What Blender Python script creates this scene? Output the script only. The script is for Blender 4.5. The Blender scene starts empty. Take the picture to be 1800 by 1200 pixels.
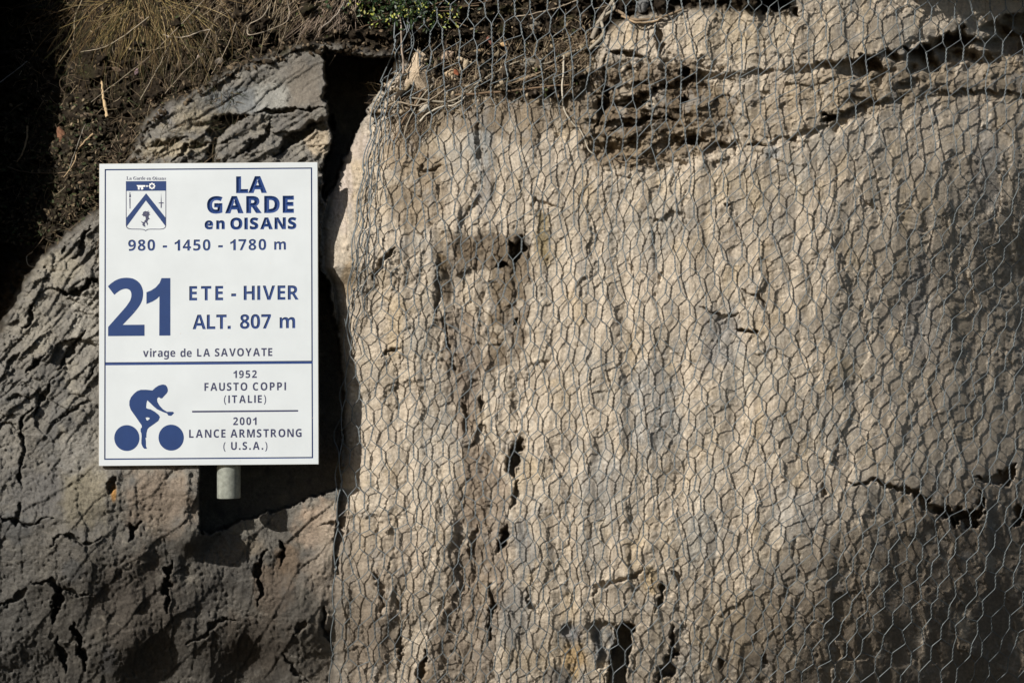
import bpy, math, random, json
import numpy as np
from mathutils import Vector, Matrix
from mathutils.geometry import delaunay_2d_cdt

random.seed(7)
RNG = np.random.RandomState(11)

# ------------------------------------------------------------------ camera, sky, sun, exposure
S = 0.001867                 # metres per photograph pixel at the plane of the sign
F = 2500.0                   # focal length in photograph pixels
DIST = F * S
PITCH = math.radians(1.9)
CAMZ = 1.75
scene = bpy.context.scene
cam_d = bpy.data.cameras.new('camera')
cam_d.sensor_width = 36.0
cam_d.lens = 36.0 * F / 1800.0
cam_d.clip_start = 0.05
cam_d.clip_end = 500.0
cam = bpy.data.objects.new('camera', cam_d)
scene.collection.objects.link(cam)
cam.location = (0.0, -DIST, CAMZ)
cam.rotation_euler = (math.radians(90) + PITCH, 0, 0)
scene.camera = cam

LX, LZ = 0.80, 0.66          # a shadow moves this far right / down for each unit of depth
sun_to = Vector((-LX, -1.0, LZ)).normalized()      # towards the sun
SUN_EL = math.asin(sun_to.z)
SUN_AZ = math.atan2(sun_to.x, sun_to.y)
world = bpy.data.worlds.new('World')
scene.world = world
world.use_nodes = True
wn = world.node_tree.nodes
wn.clear()
sky = wn.new('ShaderNodeTexSky')
sky.sky_type = 'NISHITA'
sky.sun_disc = False
sky.sun_elevation = SUN_EL
sky.sun_rotation = SUN_AZ
bg = wn.new('ShaderNodeBackground')
bg.inputs['Strength'].default_value = 0.05
wo = wn.new('ShaderNodeOutputWorld')
world.node_tree.links.new(sky.outputs[0], bg.inputs[0])
world.node_tree.links.new(bg.outputs[0], wo.inputs[0])
sun_d = bpy.data.lights.new('sun', 'SUN')
sun_d.energy = 4.9
sun_d.angle = math.radians(0.53)
sun_d.color = (1.0, 0.945, 0.86)
sun = bpy.data.objects.new('sun', sun_d)
scene.collection.objects.link(sun)
sun.location = (-4, -6, 6)
sun.rotation_euler = (-sun_to).to_track_quat('-Z', 'Y').to_euler()
scene.view_settings.view_transform = 'Standard'
scene.view_settings.look = 'None'
scene.view_settings.exposure = 0.29
scene.view_settings.gamma = 1.0
scene.view_settings.use_curve_mapping = False
scene.render.engine = 'CYCLES'
scene.cycles.max_bounces = 4
scene.cycles.diffuse_bounces = 2

# ------------------------------------------------------------------ helpers
CP, SP = math.cos(PITCH), math.sin(PITCH)

def P(px, py, d=0.0):
    """photograph position + depth behind the sign plane (in pixel units) -> a point in the place"""
    rx = (px - 900.0) / F
    ry = -(py - 600.0) / F
    dy = CP - ry * SP
    t = (d * S + DIST) / dy
    return Vector((rx * t, d * S, CAMZ + (SP + ry * CP) * t))

def P_np(px, py, d):
    rx = (px - 900.0) / F
    ry = -(py - 600.0) / F
    dy = CP - ry * SP
    t = (d * S + DIST) / dy
    return np.stack([rx * t, d * S, CAMZ + (SP + ry * CP) * t], axis=-1)

def link(name, me, mat=None, parent=None, loc=None):
    o = bpy.data.objects.new(name, me)
    scene.collection.objects.link(o)
    if mat is not None:
        if isinstance(mat, (list, tuple)):
            for m in mat: me.materials.append(m)
        elif len(me.materials) == 0:
            me.materials.append(mat)
    if parent is not None:
        o.parent = parent
    if loc is not None:
        o.location = loc
    return o

def empty(name, loc=(0, 0, 0)):
    o = bpy.data.objects.new(name, None)
    o.empty_display_size = 0.05
    o.location = loc
    scene.collection.objects.link(o)
    return o

def tag(o, label=None, cat=None, group=None, kind=None):
    if label: o['label'] = label
    if cat: o['category'] = cat
    if group: o['group'] = group
    if kind: o['kind'] = kind
    return o

def mesh_np(name, v, f, smooth=True):
    """v (n,3), f (m,k) with one face size"""
    v = np.asarray(v, dtype=np.float32); f = np.asarray(f, dtype=np.int32)
    me = bpy.data.meshes.new(name)
    me.vertices.add(len(v)); me.vertices.foreach_set('co', v.ravel())
    m, k = f.shape
    me.loops.add(m * k); me.loops.foreach_set('vertex_index', f.ravel())
    me.polygons.add(m)
    me.polygons.foreach_set('loop_start', np.arange(0, m * k, k, dtype=np.int32))
    me.update(calc_edges=True)
    if smooth:
        me.polygons.foreach_set('use_smooth', np.ones(m, dtype=bool))
    return me

def set_tint(me, col):
    a = me.color_attributes.new('tint', 'FLOAT_COLOR', 'POINT')
    c = np.ones((len(me.vertices), 4), dtype=np.float32); c[:, :3] = col
    a.data.foreach_set('color', c.ravel())

class MB:
    def __init__(s): s.v = []; s.f = []; s.c = []
    def add(s, v, f, c=None):
        b = len(s.v); s.v.extend(v); s.f.extend([tuple(i + b for i in q) for q in f])
        if c is not None: s.c.extend([c] * len(v))
    def build(s, name, mat=None, parent=None, smooth=True, origin=None):
        me = bpy.data.meshes.new(name)
        v = s.v if origin is None else [tuple(Vector(p) - Vector(origin)) for p in s.v]
        me.from_pydata([tuple(p) for p in v], [], s.f)
        me.update()
        if smooth: me.polygons.foreach_set('use_smooth', [True] * len(me.polygons))
        if s.c: set_tint(me, np.array(s.c, dtype=np.float32))
        return link(name, me, mat, parent, origin)

def tube_np(path, rad, sides=6, phase=0.0):
    """path (n,3), rad scalar or (n,), -> v, f (quads)"""
    path = np.asarray(path, dtype=np.float64); n = len(path)
    rad = np.broadcast_to(np.asarray(rad, dtype=np.float64), (n,))
    t = np.gradient(path, axis=0); t /= np.linalg.norm(t, axis=1)[:, None] + 1e-12
    ref = np.array([0.0, 1.0, 0.0]) if abs(t[:, 1]).mean() < 0.8 else np.array([1.0, 0, 0])
    a = np.cross(t, ref); a /= np.linalg.norm(a, axis=1)[:, None] + 1e-12
    b = np.cross(t, a)
    th = np.arange(sides) / sides * 2 * math.pi + phase
    v = path[:, None, :] + rad[:, None, None] * (np.cos(th)[None, :, None] * a[:, None, :] + np.sin(th)[None, :, None] * b[:, None, :])
    v = v.reshape(-1, 3)
    i = np.arange(n - 1)[:, None] * sides; j = np.arange(sides)[None, :]; jn = (j + 1) % sides
    f = np.stack([i + j, i + jn, i + sides + jn, i + sides + j], axis=-1).reshape(-1, 4)
    return v, f

def smooth_path(pts, n):
    """Catmull-Rom through pts (k,3) -> (n,3)"""
    p = np.asarray(pts, dtype=np.float64); k = len(p)
    q = np.vstack([2 * p[0] - p[1], p, 2 * p[-1] - p[-2]])
    u = np.linspace(0, k - 1 - 1e-6, n); i = np.floor(u).astype(int); t = (u - i)[:, None]
    a, b, c, d = q[i], q[i + 1], q[i + 2], q[i + 3]
    return 0.5 * ((2 * b) + (-a + c) * t + (2 * a - 5 * b + 4 * c - d) * t ** 2 + (-a + 3 * b - 3 * c + d) * t ** 3)

# ------------------------------------------------------------------ noise
PERM = RNG.permutation(4096)
GRAD = RNG.rand(4096) * 2 * math.pi
GX, GY = np.cos(GRAD), np.sin(GRAD)
def _h(ix, iy, s):
    return PERM[(PERM[(ix + s * 131) & 4095] + iy) & 4095]
def noise(x, y, s=0):
    ix = np.floor(x).astype(np.int64); iy = np.floor(y).astype(np.int64)
    fx = x - ix; fy = y - iy
    u = fx * fx * fx * (fx * (fx * 6 - 15) + 10); w = fy * fy * fy * (fy * (fy * 6 - 15) + 10)
    def g(dx, dy):
        h = _h(ix + dx, iy + dy, s)
        return GX[h] * (fx - dx) + GY[h] * (fy - dy)
    n0 = g(0, 0) * (1 - u) + g(1, 0) * u
    n1 = g(0, 1) * (1 - u) + g(1, 1) * u
    return (n0 * (1 - w) + n1 * w) * 1.5
def fbm(x, y, o=4, s=0, gain=0.5):
    a, t, n = 1.0, 0.0, 0.0
    for k in range(o):
        t = t + a * noise(x * 2 ** k + 17.3 * k, y * 2 ** k - 9.1 * k, s + k); n += a; a *= gain
    return t / n
def ridge(x, y, o=4, s=0):
    a, t, n = 1.0, 0.0, 0.0
    for k in range(o):
        t = t + a * (1 - 2 * np.abs(noise(x * 2 ** k + 5.7 * k, y * 2 ** k + 3.3 * k, s + k))); n += a; a *= 0.5
    return t / n
def worley(x, y, s=0, jit=0.9):
    ix = np.floor(x).astype(np.int64); iy = np.floor(y).astype(np.int64)
    f1 = np.full(x.shape, 9.0); f2 = np.full(x.shape, 9.0); cid = np.zeros(x.shape, dtype=np.int64)
    rx = np.zeros(x.shape); ry = np.zeros(x.shape)
    for dx in (-1, 0, 1):
        for dy in (-1, 0, 1):
            h = _h(ix + dx, iy + dy, s)
            px = ix + dx + 0.5 + (h / 4096.0 - 0.5) * jit
            py = iy + dy + 0.5 + (PERM[h] / 4096.0 - 0.5) * jit
            d = np.hypot(x - px, y - py)
            c = d < f1
            f2 = np.where(c, f1, np.minimum(f2, d))
            rx = np.where(c, x - px, rx); ry = np.where(c, y - py, ry)
            cid = np.where(c, h, cid); f1 = np.where(c, d, f1)
    return f1, f2, cid, rx, ry
def facets(x, y, s=0, tilt=1.0):
    """chiselled relief: every cell is a plane with its own tilt and height"""
    f1, f2, cid, rx, ry = worley(x, y, s)
    return (GX[cid] * rx + GY[cid] * ry) * tilt + (PERM[cid] / 4096.0 - 0.5) * 0.8, f2 - f1
def sstep(a, b, x):
    t = np.clip((x - a) / (b - a), 0, 1); return t * t * (3 - 2 * t)
def seg_dist(X, Y, pts, closed=False):
    """distance to a polyline, and the parameter along it 0..1"""
    best = np.full(X.shape, 1e9); par = np.zeros(X.shape)
    n = len(pts); m = n if closed else n - 1
    for i in range(m):
        ax, ay = pts[i][:2]; bx, by = pts[(i + 1) % n][:2]
        vx, vy = bx - ax, by - ay; L = vx * vx + vy * vy + 1e-9
        t = np.clip(((X - ax) * vx + (Y - ay) * vy) / L, 0, 1)
        d = np.hypot(X - ax - t * vx, Y - ay - t * vy)
        c = d < best; best = np.where(c, d, best); par = np.where(c, (i + t) / m, par)
    return best, par
def poly_sd(X, Y, pts):
    """signed distance, positive inside"""
    d, _ = seg_dist(X, Y, pts, True)
    ins = np.zeros(X.shape, dtype=bool); n = len(pts)
    for i in range(n):
        ax, ay = pts[i]; bx, by = pts[(i + 1) % n]
        c = ((ay > Y) != (by > Y)) & (X < (bx - ax) * (Y - ay) / ((by - ay) + 1e-12) + ax)
        ins ^= c
    return np.where(ins, d, -d)
def blur(a, r):
    for ax in (0, 1):
        p = np.pad(a, [(r + 1, r) if i == ax else (0, 0) for i in (0, 1)], mode='edge')
        c = np.cumsum(p, axis=ax)
        if ax == 0: a = (c[2 * r + 1:, :] - c[:-2 * r - 1, :]) / (2 * r + 1)
        else: a = (c[:, 2 * r + 1:] - c[:, :-2 * r - 1]) / (2 * r + 1)
    return a

# ------------------------------------------------------------------ materials
def nt(name):
    m = bpy.data.materials.new(name); m.use_nodes = True
    n = m.node_tree.nodes; l = m.node_tree.links
    return m, n, l, n['Principled BSDF']
def mth(n, l, op, a, b=None):
    x = n.new('ShaderNodeMath'); x.operation = op
    for i, q in enumerate((a, b)):
        if q is None: continue
        if isinstance(q, (int, float)): x.inputs[i].default_value = q
        else: l.new(q, x.inputs[i])
    return x.outputs[0]

def rock_material(name, rough=0.92, grain=0.28, bump=0.0032, pit=0.5, spec=0.2):
    m, n, l, b = nt(name)
    at = n.new('ShaderNodeAttribute'); at.attribute_name = 'tint'
    tc = n.new('ShaderNodeTexCoord')
    n1 = n.new('ShaderNodeTexNoise'); n1.inputs['Scale'].default_value = 230; n1.inputs['Detail'].default_value = 4; n1.inputs['Roughness'].default_value = 0.7
    n2 = n.new('ShaderNodeTexNoise'); n2.inputs['Scale'].default_value = 38; n2.inputs['Detail'].default_value = 5; n2.inputs['Roughness'].default_value = 0.65
    v1 = n.new('ShaderNodeTexVoronoi'); v1.inputs['Scale'].default_value = 150; v1.feature = 'F1'
    for q in (n1, n2, v1): l.new(tc.outputs['Object'], q.inputs['Vector'])
    # colour: grain and speckle
    g = mth(n, l, 'MULTIPLY', n1.outputs['Fac'], grain * 2)
    g2 = mth(n, l, 'MULTIPLY', n2.outputs['Fac'], grain * 1.6)
    s = mth(n, l, 'ADD', g, g2)
    s = mth(n, l, 'ADD', s, 1.0 - grain * 1.8)
    mx = n.new('ShaderNodeVectorMath'); mx.operation = 'SCALE'
    l.new(at.outputs['Color'], mx.inputs[0]); l.new(s, mx.inputs['Scale'])
    l.new(mx.outputs[0], b.inputs['Base Color'])
    # relief: grain plus small pits that come in patches
    pm = mth(n, l, 'SUBTRACT', 0.35, v1.outputs['Distance'])
    pm = mth(n, l, 'MAXIMUM', pm, 0.0)
    pa = mth(n, l, 'MULTIPLY', pm, mth(n, l, 'MULTIPLY', mth(n, l, 'MAXIMUM', mth(n, l, 'SUBTRACT', n2.outputs['Fac'], 0.42), 0.0), -10 * pit))
    h = mth(n, l, 'ADD', mth(n, l, 'MULTIPLY', n1.outputs['Fac'], 1.0), pa)
    h = mth(n, l, 'ADD', h, mth(n, l, 'MULTIPLY', n2.outputs['Fac'], 1.2))
    bp = n.new('ShaderNodeBump'); bp.inputs['Strength'].default_value = 1.0; bp.inputs['Distance'].default_value = bump
    l.new(h, bp.inputs['Height']); l.new(bp.outputs[0], b.inputs['Normal'])
    b.inputs['Roughness'].default_value = rough
    b.inputs['Specular IOR Level'].default_value = spec
    return m

def tint_material(name, rough=0.8, grain=0.3, scale=60, trans=0.0, spec=0.3):
    m, n, l, b = nt(name)
    at = n.new('ShaderNodeAttribute'); at.attribute_name = 'tint'
    tc = n.new('ShaderNodeTexCoord')
    n1 = n.new('ShaderNodeTexNoise'); n1.inputs['Scale'].default_value = scale; n1.inputs['Detail'].default_value = 4
    l.new(tc.outputs['Object'], n1.inputs['Vector'])
    s = mth(n, l, 'ADD', mth(n, l, 'MULTIPLY', n1.outputs['Fac'], grain * 2), 1 - grain)
    mx = n.new('ShaderNodeVectorMath'); mx.operation = 'SCALE'
    l.new(at.outputs['Color'], mx.inputs[0]); l.new(s, mx.inputs['Scale'])
    l.new(mx.outputs[0], b.inputs['Base Color'])
    b.inputs['Roughness'].default_value = rough
    b.inputs['Specular IOR Level'].default_value = spec
    if trans: b.inputs['Transmission Weight'].default_value = 0; b.inputs['Subsurface Weight'].default_value = 0
    return m

def plain_material(name, col, rough=0.5, metal=0.0, mottle=0.1, scale=40, bump=0.0, spec=0.5):
    m, n, l, b = nt(name)
    tc = n.new('ShaderNodeTexCoord')
    n1 = n.new('ShaderNodeTexNoise'); n1.inputs['Scale'].default_value = scale; n1.inputs['Detail'].default_value = 5; n1.inputs['Roughness'].default_value = 0.6
    l.new(tc.outputs['Object'], n1.inputs['Vector'])
    r = n.new('ShaderNodeValToRGB')
    e = r.color_ramp.elements
    e[0].position = 0.3; e[1].position = 0.7
    e[0].color = tuple(c * (1 - mottle) for c in col) + (1,)
    e[1].color = tuple(min(1, c * (1 + mottle)) for c in col) + (1,)
    l.new(n1.outputs['Fac'], r.inputs['Fac']); l.new(r.outputs[0], b.inputs['Base Color'])
    b.inputs['Roughness'].default_value = rough; b.inputs['Metallic'].default_value = metal
    b.inputs['Specular IOR Level'].default_value = spec
    if bump:
        bp = n.new('ShaderNodeBump'); bp.inputs['Distance'].default_value = bump
        l.new(n1.outputs['Fac'], bp.inputs['Height']); l.new(bp.outputs[0], b.inputs['Normal'])
    return m

M_SLAB = rock_material('pitted_tan_rock', grain=0.40, bump=0.0042, pit=1.1)
M_ROCK = rock_material('weathered_grey_rock', grain=0.46, bump=0.0050, pit=0.8)
M_EARTH = rock_material('root_bound_earth', grain=0.45, bump=0.006, pit=0.9, spec=0.1)
M_LITTER = tint_material('dry_plant_matter', rough=0.85, grain=0.25, scale=90, spec=0.2)
M_LEAF = tint_material('green_leaf', rough=0.45, grain=0.2, scale=80, spec=0.4)
M_BOARD = plain_material('white_board_paint', (0.51, 0.55, 0.58), rough=0.42, mottle=0.045, scale=7, spec=0.4)
M_EDGE = plain_material('grimy_board_edge', (0.50, 0.47, 0.42), rough=0.7, mottle=0.2, scale=70)
M_BLUE = plain_material('blue_vinyl', (0.008, 0.032, 0.125), rough=0.6, mottle=0.06, scale=30, spec=0.25)
M_GROOVE = plain_material('blue_paint_in_groove', (0.014, 0.040, 0.15), rough=0.5, mottle=0.15, scale=80, spec=0.3)
M_NAVY = plain_material('navy_paint_in_groove', (0.012, 0.018, 0.075), rough=0.55, mottle=0.15, scale=80)
M_INK = plain_material('navy_ink', (0.015, 0.02, 0.07), rough=0.5, mottle=0.1, scale=60)
M_WHITE = plain_material('white_vinyl', (0.72, 0.73, 0.72), rough=0.45, mottle=0.03, scale=30)
M_PIPE = plain_material('weathered_galvanised_pipe', (0.33, 0.35, 0.31), rough=0.6, metal=0.35, mottle=0.3, scale=55, bump=0.0008)
M_WIRE = plain_material('galvanised_wire', (0.145, 0.165, 0.175), rough=0.6, metal=0.15, mottle=0.3, scale=25, spec=0.25)
M_BOLT = plain_material('zinc_bolt', (0.4, 0.4, 0.4), rough=0.45, metal=0.8, mottle=0.2)

# ------------------------------------------------------------------ the rock wall: depth and colour fields
STEP = 1.8
gx = np.arange(-190, 1990.1, STEP); gy = np.arange(-170, 1360.1, STEP)
X, Y = np.meshgrid(gx, gy)
w1 = fbm(X / 60, Y / 60, 4, 40); w2 = fbm(X / 60, Y / 60, 4, 50)
WX = X + 9 * w1; WY = Y + 9 * w2                      # organic edges
w3 = fbm(X / 11, Y / 11, 3, 60); w4 = fbm(X / 11, Y / 11, 3, 64)
w5 = noise(X / 26, Y / 26, 66); w6 = noise(X / 26, Y / 26, 67)
CX = WX + 5.5 * w3 + 5 * w5; CY = WY + 5.5 * w4 + 5 * w6                # rougher edges, for cracks

def interp(y, ys, vs): return np.interp(y, ys, vs)

# --- the big tan slab on the right
edge_y = [-170, 60, 100, 140, 180, 215, 250, 280, 330, 400, 470, 500, 600, 700, 800, 870, 960, 1360]
edge_x = [700, 700, 690, 680, 655, 640, 618, 602, 585, 568, 572, 588, 600, 603, 606, 600, 590, 585]
XE = interp(Y, edge_y, edge_x)
dE = interp(Y, [-170, 100, 200, 280, 320, 360, 400, 430, 470, 500, 600, 700, 870, 1000, 1360],
            [150, 95, 84, 72, 58, 52, 30, 16, 18, 38, 57, 74, 76, 84, 130])
u = np.clip((X - XE) / 420.0, 0, 1)
dS = dE * (1 - u) ** 1.5 + 58 * (1 - (1 - u) ** 1.5)
dS = dS + 34 * np.exp(-np.clip(X - XE, 0, None) / 13.0) * sstep(200, 300, Y)
dS += (0.0009 + 0.0006 * sstep(250, 600, Y)) * np.clip(X - 1330, 0, None) ** 2 + 0.00018 * np.clip(X - 900, 0, None) ** 2
dS += np.clip(Y - 830, 0, None) ** 2 * (0.00085 + 0.0008 * sstep(1000, 1650, X))
# broad relief
dS += 15 * fbm(X / 230, Y / 330, 3, 1)
NET_BASE = dS.copy()
dS += 6 * fbm(X / 62 + 0.3 * w1, Y / 120, 3, 5)
dS -= 0.9 * ridge(X / 40, Y / 110, 3, 9)
f, e = facets(X / 70 + 0.5 * w1, Y / 130 + 0.4 * w2, 3)
dS += 4.0 * f
f, e = facets(X / 24 + 0.6 * w1, Y / 40 + 0.6 * w2, 4)
dS += 0.45 * f
dS += 0.4 * fbm(X / 13, Y / 20, 3, 14)
sp = fbm(X / 85 + .2 * w3, Y / 150, 4, 31)
dS += 2.4 * (sstep(0.10, 0.125, sp) + sstep(-0.14, -0.115, sp) - sstep(0.3, 0.32, sp))
ribs = sstep(0.0, 0.4, fbm(X / 160, Y / 260, 2, 16)); dS += ribs * 3.0 * noise(X / 26, Y / 120, 17)
rough_zone = sstep(-0.15, 0.35, fbm(X / 110, Y / 150, 3, 20))
pit = noise(X / 5.2, Y / 5.8, 23); pit2 = noise(X / 9.5, Y / 11, 24)
pit3 = noise(X / 4.2, Y / 4.6, 25)
dS += (0.05 + 0.5 * rough_zone) * (2.0 * np.clip(pit - 0.25, 0, None) * 2.2 + 2.2 * np.clip(pit2 - 0.35, 0, None) * 2.0) + 1.1 * np.clip(pit3 - 0.1, 0, None)
dS += 0.7 * noise(X / 3.9, Y / 4.2, 27)
pk = noise(X / 5.6, Y / 7.5, 28); pk2 = noise(X / 8.5 + .3 * w3, Y / 15, 29)
dS += 2.8 * sstep(0.62, 0.76, pk - 0.25 * (1 - rough_zone)) + 4.5 * sstep(0.72, 0.86, pk2 - 0.2 * (1 - rough_zone))

rc = sstep(-20, 22, poly_sd(WX + 7 * w3, WY, [(775, 415), (935, 400), (930, 520), (918, 640), (925, 760), (905, 860), (880, 980), (868, 1210), (760, 1210), (790, 1000), (815, 860), (790, 700), (768, 560)]))
dS += rc * (9 + 8 * fbm(X / 30, Y / 60, 4, 551) + 5 * facets(X / 26 + .4 * w1, Y / 44, 552, 1.3)[0])
dS += 5.5 * sstep(300, 700, Y) * np.abs(noise(X / 95 + 0.3 * w1, Y / 900, 561)) * 2 - 4 * sstep(0.0, 0.35, noise(X / 48 + .2 * w1, Y / 420, 562))
rb = sstep(-14, 14, poly_sd(WX, WY, [(1035, 130), (1150, 95), (1420, 95), (1620, 60), (1810, 40), (1820, 165), (1560, 185), (1440, 240), (1270, 290), (1100, 310), (1030, 280)]))
fr1, er1 = facets(X / 46 + .4 * w1, Y / 24 + .5 * w2, 501, 1.4); fr2, er2 = facets(X / 17 + .4 * w3, Y / 10 + .4 * w4, 502, 1.4)
dS += rb * (1 - 0.72 * sstep(1200, 1330, X)) * (11 * fr1 + 5 * fr2 + 12 * fbm(X / 60, Y / 28, 4, 503) + 6)
# --- the left rock
ctl = [(-150, 700, 60), (-150, 1100, 90), (100, 520, 34), (170, 450, 22), (60, 700, 30), (150, 740, 14), (30, 850, 30), (190, 850, 12), (260, 830, 11),
       (335, 850, 11), (335, 930, 14), (150, 950, 22), (230, 960, 34), (300, 1010, 66), (335, 1010, 84), (385, 965, 104), (430, 940, 108),
       (480, 950, 118), (478, 925, 118), (500, 940, 112), (462, 935, 114), (490, 975, 112), (560, 905, 93), (615, 885, 76), (400, 1060, 100), (520, 1060, 88), (600, 1000, 84), (450, 1200, 168), (300, 1200, 140),
       (100, 1200, 100), (0, 1100, 66), (200, 1090, 66), (300, 225, 42), (400, 150, 60), (450, 270, 30), (560, 100, 66), (560, 200, 42),
       (565, 270, 40), (300, 280, 34), (200, 380, 34), (300, 450, 50), (450, 450, 66), (300, 650, 45), (450, 650, 66), (600, 1200, 150),
       (450, 1340, 220), (150, 1340, 150), (620, 1340, 190), (230, 300, 60), (500, 130, 62)]
num = np.zeros(X.shape); den = np.zeros(X.shape)
for (cx, cy, cd) in ctl:
    wgt = 1.0 / (((X - cx) ** 2 + (Y - cy) ** 2) + 250.0) ** 1.7
    num += wgt * cd; den += wgt
dL = num / den
dL = dL + 0.0011 * np.clip(Y - 880, 0, None) ** 2
# strata run up to the right; rotate the coordinates along them
ca, sa = math.cos(math.radians(-48)), math.sin(math.radians(-48))
TX = X + 3.0 * w1 + 1.2 * w3; TY = Y + 3.0 * w2 + 1.2 * w4
A1 = TX * ca + TY * sa; B1 = -TX * sa + TY * ca        # A along, B across
ca2, sa2 = math.cos(math.radians(-30)), math.sin(math.radians(-30))
A2 = TX * ca2 + TY * sa2; B2 = -TX * sa2 + TY * ca2
upz = sstep(420, 300, Y)
midz = sstep(860, 700, Y) * (1 - upz)
lowz = 1 - sstep(860, 700, Y)
f1, e1 = facets(A1 / 62, B1 / 24, 6); f2, e2 = facets(A1 / 24, B1 / 11, 7)
f3, e3 = facets(A2 / 90, B2 / 22, 8); f4, e4 = facets(A2 / 30, B2 / 9, 9)
f5, e5 = facets(WX / 55, WY / 95, 10); f6, e6 = facets(WX / 20, WY / 30, 11)
def terrace(Aq, Bq, width, s):
    q = Bq / width + 0.55 * noise(Aq / (width * 5.0), Bq / (width * 2.4), s) + 0.14 * noise(Aq / (width * 1.0), Bq / width, s + 1)
    fr_ = q - np.floor(q)
    h_ = _h(np.floor(q).astype(np.int64), np.floor(Aq / (width * 5)).astype(np.int64), s) / 4096.0
    return fr_ * np.clip(0.35 + 0.9 * noise(Aq / (width * 2.2) + h_ * 0, Bq / (width * 2), s + 3) + 0.3, 0.0, 1.3)
terM = terrace(A1, B1, 30, 401) * 8 + terrace(A1 + 0.3 * B1, B1, 11, 411) * 3.4
terU = terrace(A2, B2, 34, 421) * 9 + terrace(A2, B2 + 0.2 * A2, 12, 431) * 3.6
terL = terrace(B1 * 0.3 + A1, B1, 60, 441) * 7 + terrace(WY, WX, 48, 451) * 5 + terrace(A2, B2, 15, 461) * 1.8
fb1, eb1 = facets(TX / 85, TY / 60, 471, 1.3); fb2, eb2 = facets(TX / 30, TY / 23, 472, 1.4)
f9, e9 = facets(A1 / 11, B1 / 6.5, 19)
relL = midz * (10 * fb1 + 4.5 * fb2 + 1.5 * f9 - terM + 8 * fbm(A1 / 120, B1 / 50, 3, 30)) \
     + upz * (9 * f3 + 5.0 * fb2 + 1.5 * f9 - terU + 9 * fbm(A2 / 130, B2 / 50, 3, 33)) \
     + lowz * (4.5 * fb1 * sstep(-.1, .5, fbm(X / 90, Y / 90, 2, 481)) + 1.3 * fb2 + 0.4 * f9 - 0.6 * terL + 6 * fbm(X / 42, Y / 70, 5, 483) + 1.8 * fbm(X / 12, Y / 15, 3, 485) + 7 * fbm(X / 110, Y / 170, 3, 36))
relL += 1.2 * fbm(X / 9, Y / 11, 3, 43)
pl = noise(X / 6.0, Y / 7.5, 45); roughL = sstep(-0.2, 0.3, fbm(X / 70, Y / 80, 3, 46))
relL += (0.25 + roughL) * 3.0 * np.clip(pl - 0.15, 0, None) * 2.0 + 0.6 * noise(X / 3.8, Y / 3.8, 47)
# a smooth pale face below the overhang and one upper right of it
sm = sstep(-25, 12, poly_sd(WX, WY, [(495, 118), (572, 82), (571, 192), (530, 200), (470, 190)]))
sm2 = sstep(-20, 10, poly_sd(WX, WY, [(265, 190), (330, 175), (440, 150), (480, 175), (400, 205), (330, 232), (270, 225)]))
relL = relL * (1 - 0.75 * sm) * (1 - 0.5 * sm2)
dL = dL + relL

# --- the earth bank above
bank_line = [(-300, 640), (-60, 600), (0, 586), (28, 520), (60, 470), (100, 425), (150, 388), (185, 360), (215, 290), (262, 205), (300, 178),
             (360, 150), (420, 118), (470, 100), (520, 84), (575, 76), (640, 92), (700, 100), (760, 128), (850, 160), (930, 176), (1010, 170),
             (1040, 120), (1052, 60), (1120, 28), (1230, 12), (1330, 22), (1385, 18), (1400, -12), (1480, -30), (2100, -60), (2100, -300), (-300, -300)]
sdB = poly_sd(WX, WY, bank_line)
line_y = interp(X, [0, 200, 300, 470, 575, 700, 850, 1040, 1120, 2000], [420, 330, 178, 100, 76, 100, 160, 120, 30, -40])
dB = 74 + 0.42 * np.clip(line_y - Y, -50, 600)
dB += 60 * sstep(170, 20, X) + 0.0007 * np.clip(X - 1330, 0, None) ** 2 + 40 * sstep(1250, 1500, X)
dB += 40 * fbm(X / 75, Y / 60, 4, 70) + 24 * fbm(X / 24, Y / 18, 3, 74) - 9 * ridge(X / 26, Y / 20, 3, 78)
f7, e7 = facets(WX / 15, WY / 12, 12, 1.4); f8, e8 = facets(WX / 7.5, WY / 6.5, 13, 1.4)
dB += 7.0 * f7 + 3.4 * f8 + 26 * sstep(0.05, 0.4, fbm(X / 45, Y / 30, 3, 83))
dB += 2.0 * noise(X / 4, Y / 4, 80)
# off to the left an unseen forward bulge is added to the bank, to shade the corner
bx = X + 120 * fbm(X / 70, Y / 55, 4, 88) + 0.10 * (Y - 200)
dB -= 215 * sstep(-10, -90, bx) * sstep(520, 400, Y)
dB += 110 * sstep(120, 30, X + 0.35 * (Y - 300)) * sstep(640, 560, Y) * sstep(-60, 0, X)

# --- put them together
inS = X > XE - 4
low_blend = sstep(905, 1010, Y + 18 * w1)              # below the sign shadow the slab and the left rock are one surface
D = np.where(inS, dS, dL)
bw = sstep(-70, 90, X - XE) * 1.0
D = np.where(Y > 860, (D * (1 - low_blend) + (dL * (1 - bw) + dS * bw) * low_blend), D)
kB = sstep(-7, 7, sdB)
D = D * (1 - kB) + dB * kB

def carve(pts, depth, soft=6, cx=None, cy=None, absolute=None):
    """a hollow with the outline pts"""
    global D
    x0, x1 = min(p[0] for p in pts) - 40, max(p[0] for p in pts) + 40
    y0, y1 = min(p[1] for p in pts) - 40, max(p[1] for p in pts) + 40
    i0, i1 = np.searchsorted(gx, (x0, x1)); j0, j1 = np.searchsorted(gy, (y0, y1))
    sl = (slice(j0, j1), slice(i0, i1))
    k = sstep(-soft * 0.3, soft * 0.7, poly_sd((CX if cx is None else cx)[sl], (CY if cy is None else cy)[sl], pts))
    if absolute is not None: D[sl] = D[sl] * (1 - k) + absolute * k
    else: D[sl] = D[sl] + depth * k

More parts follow.
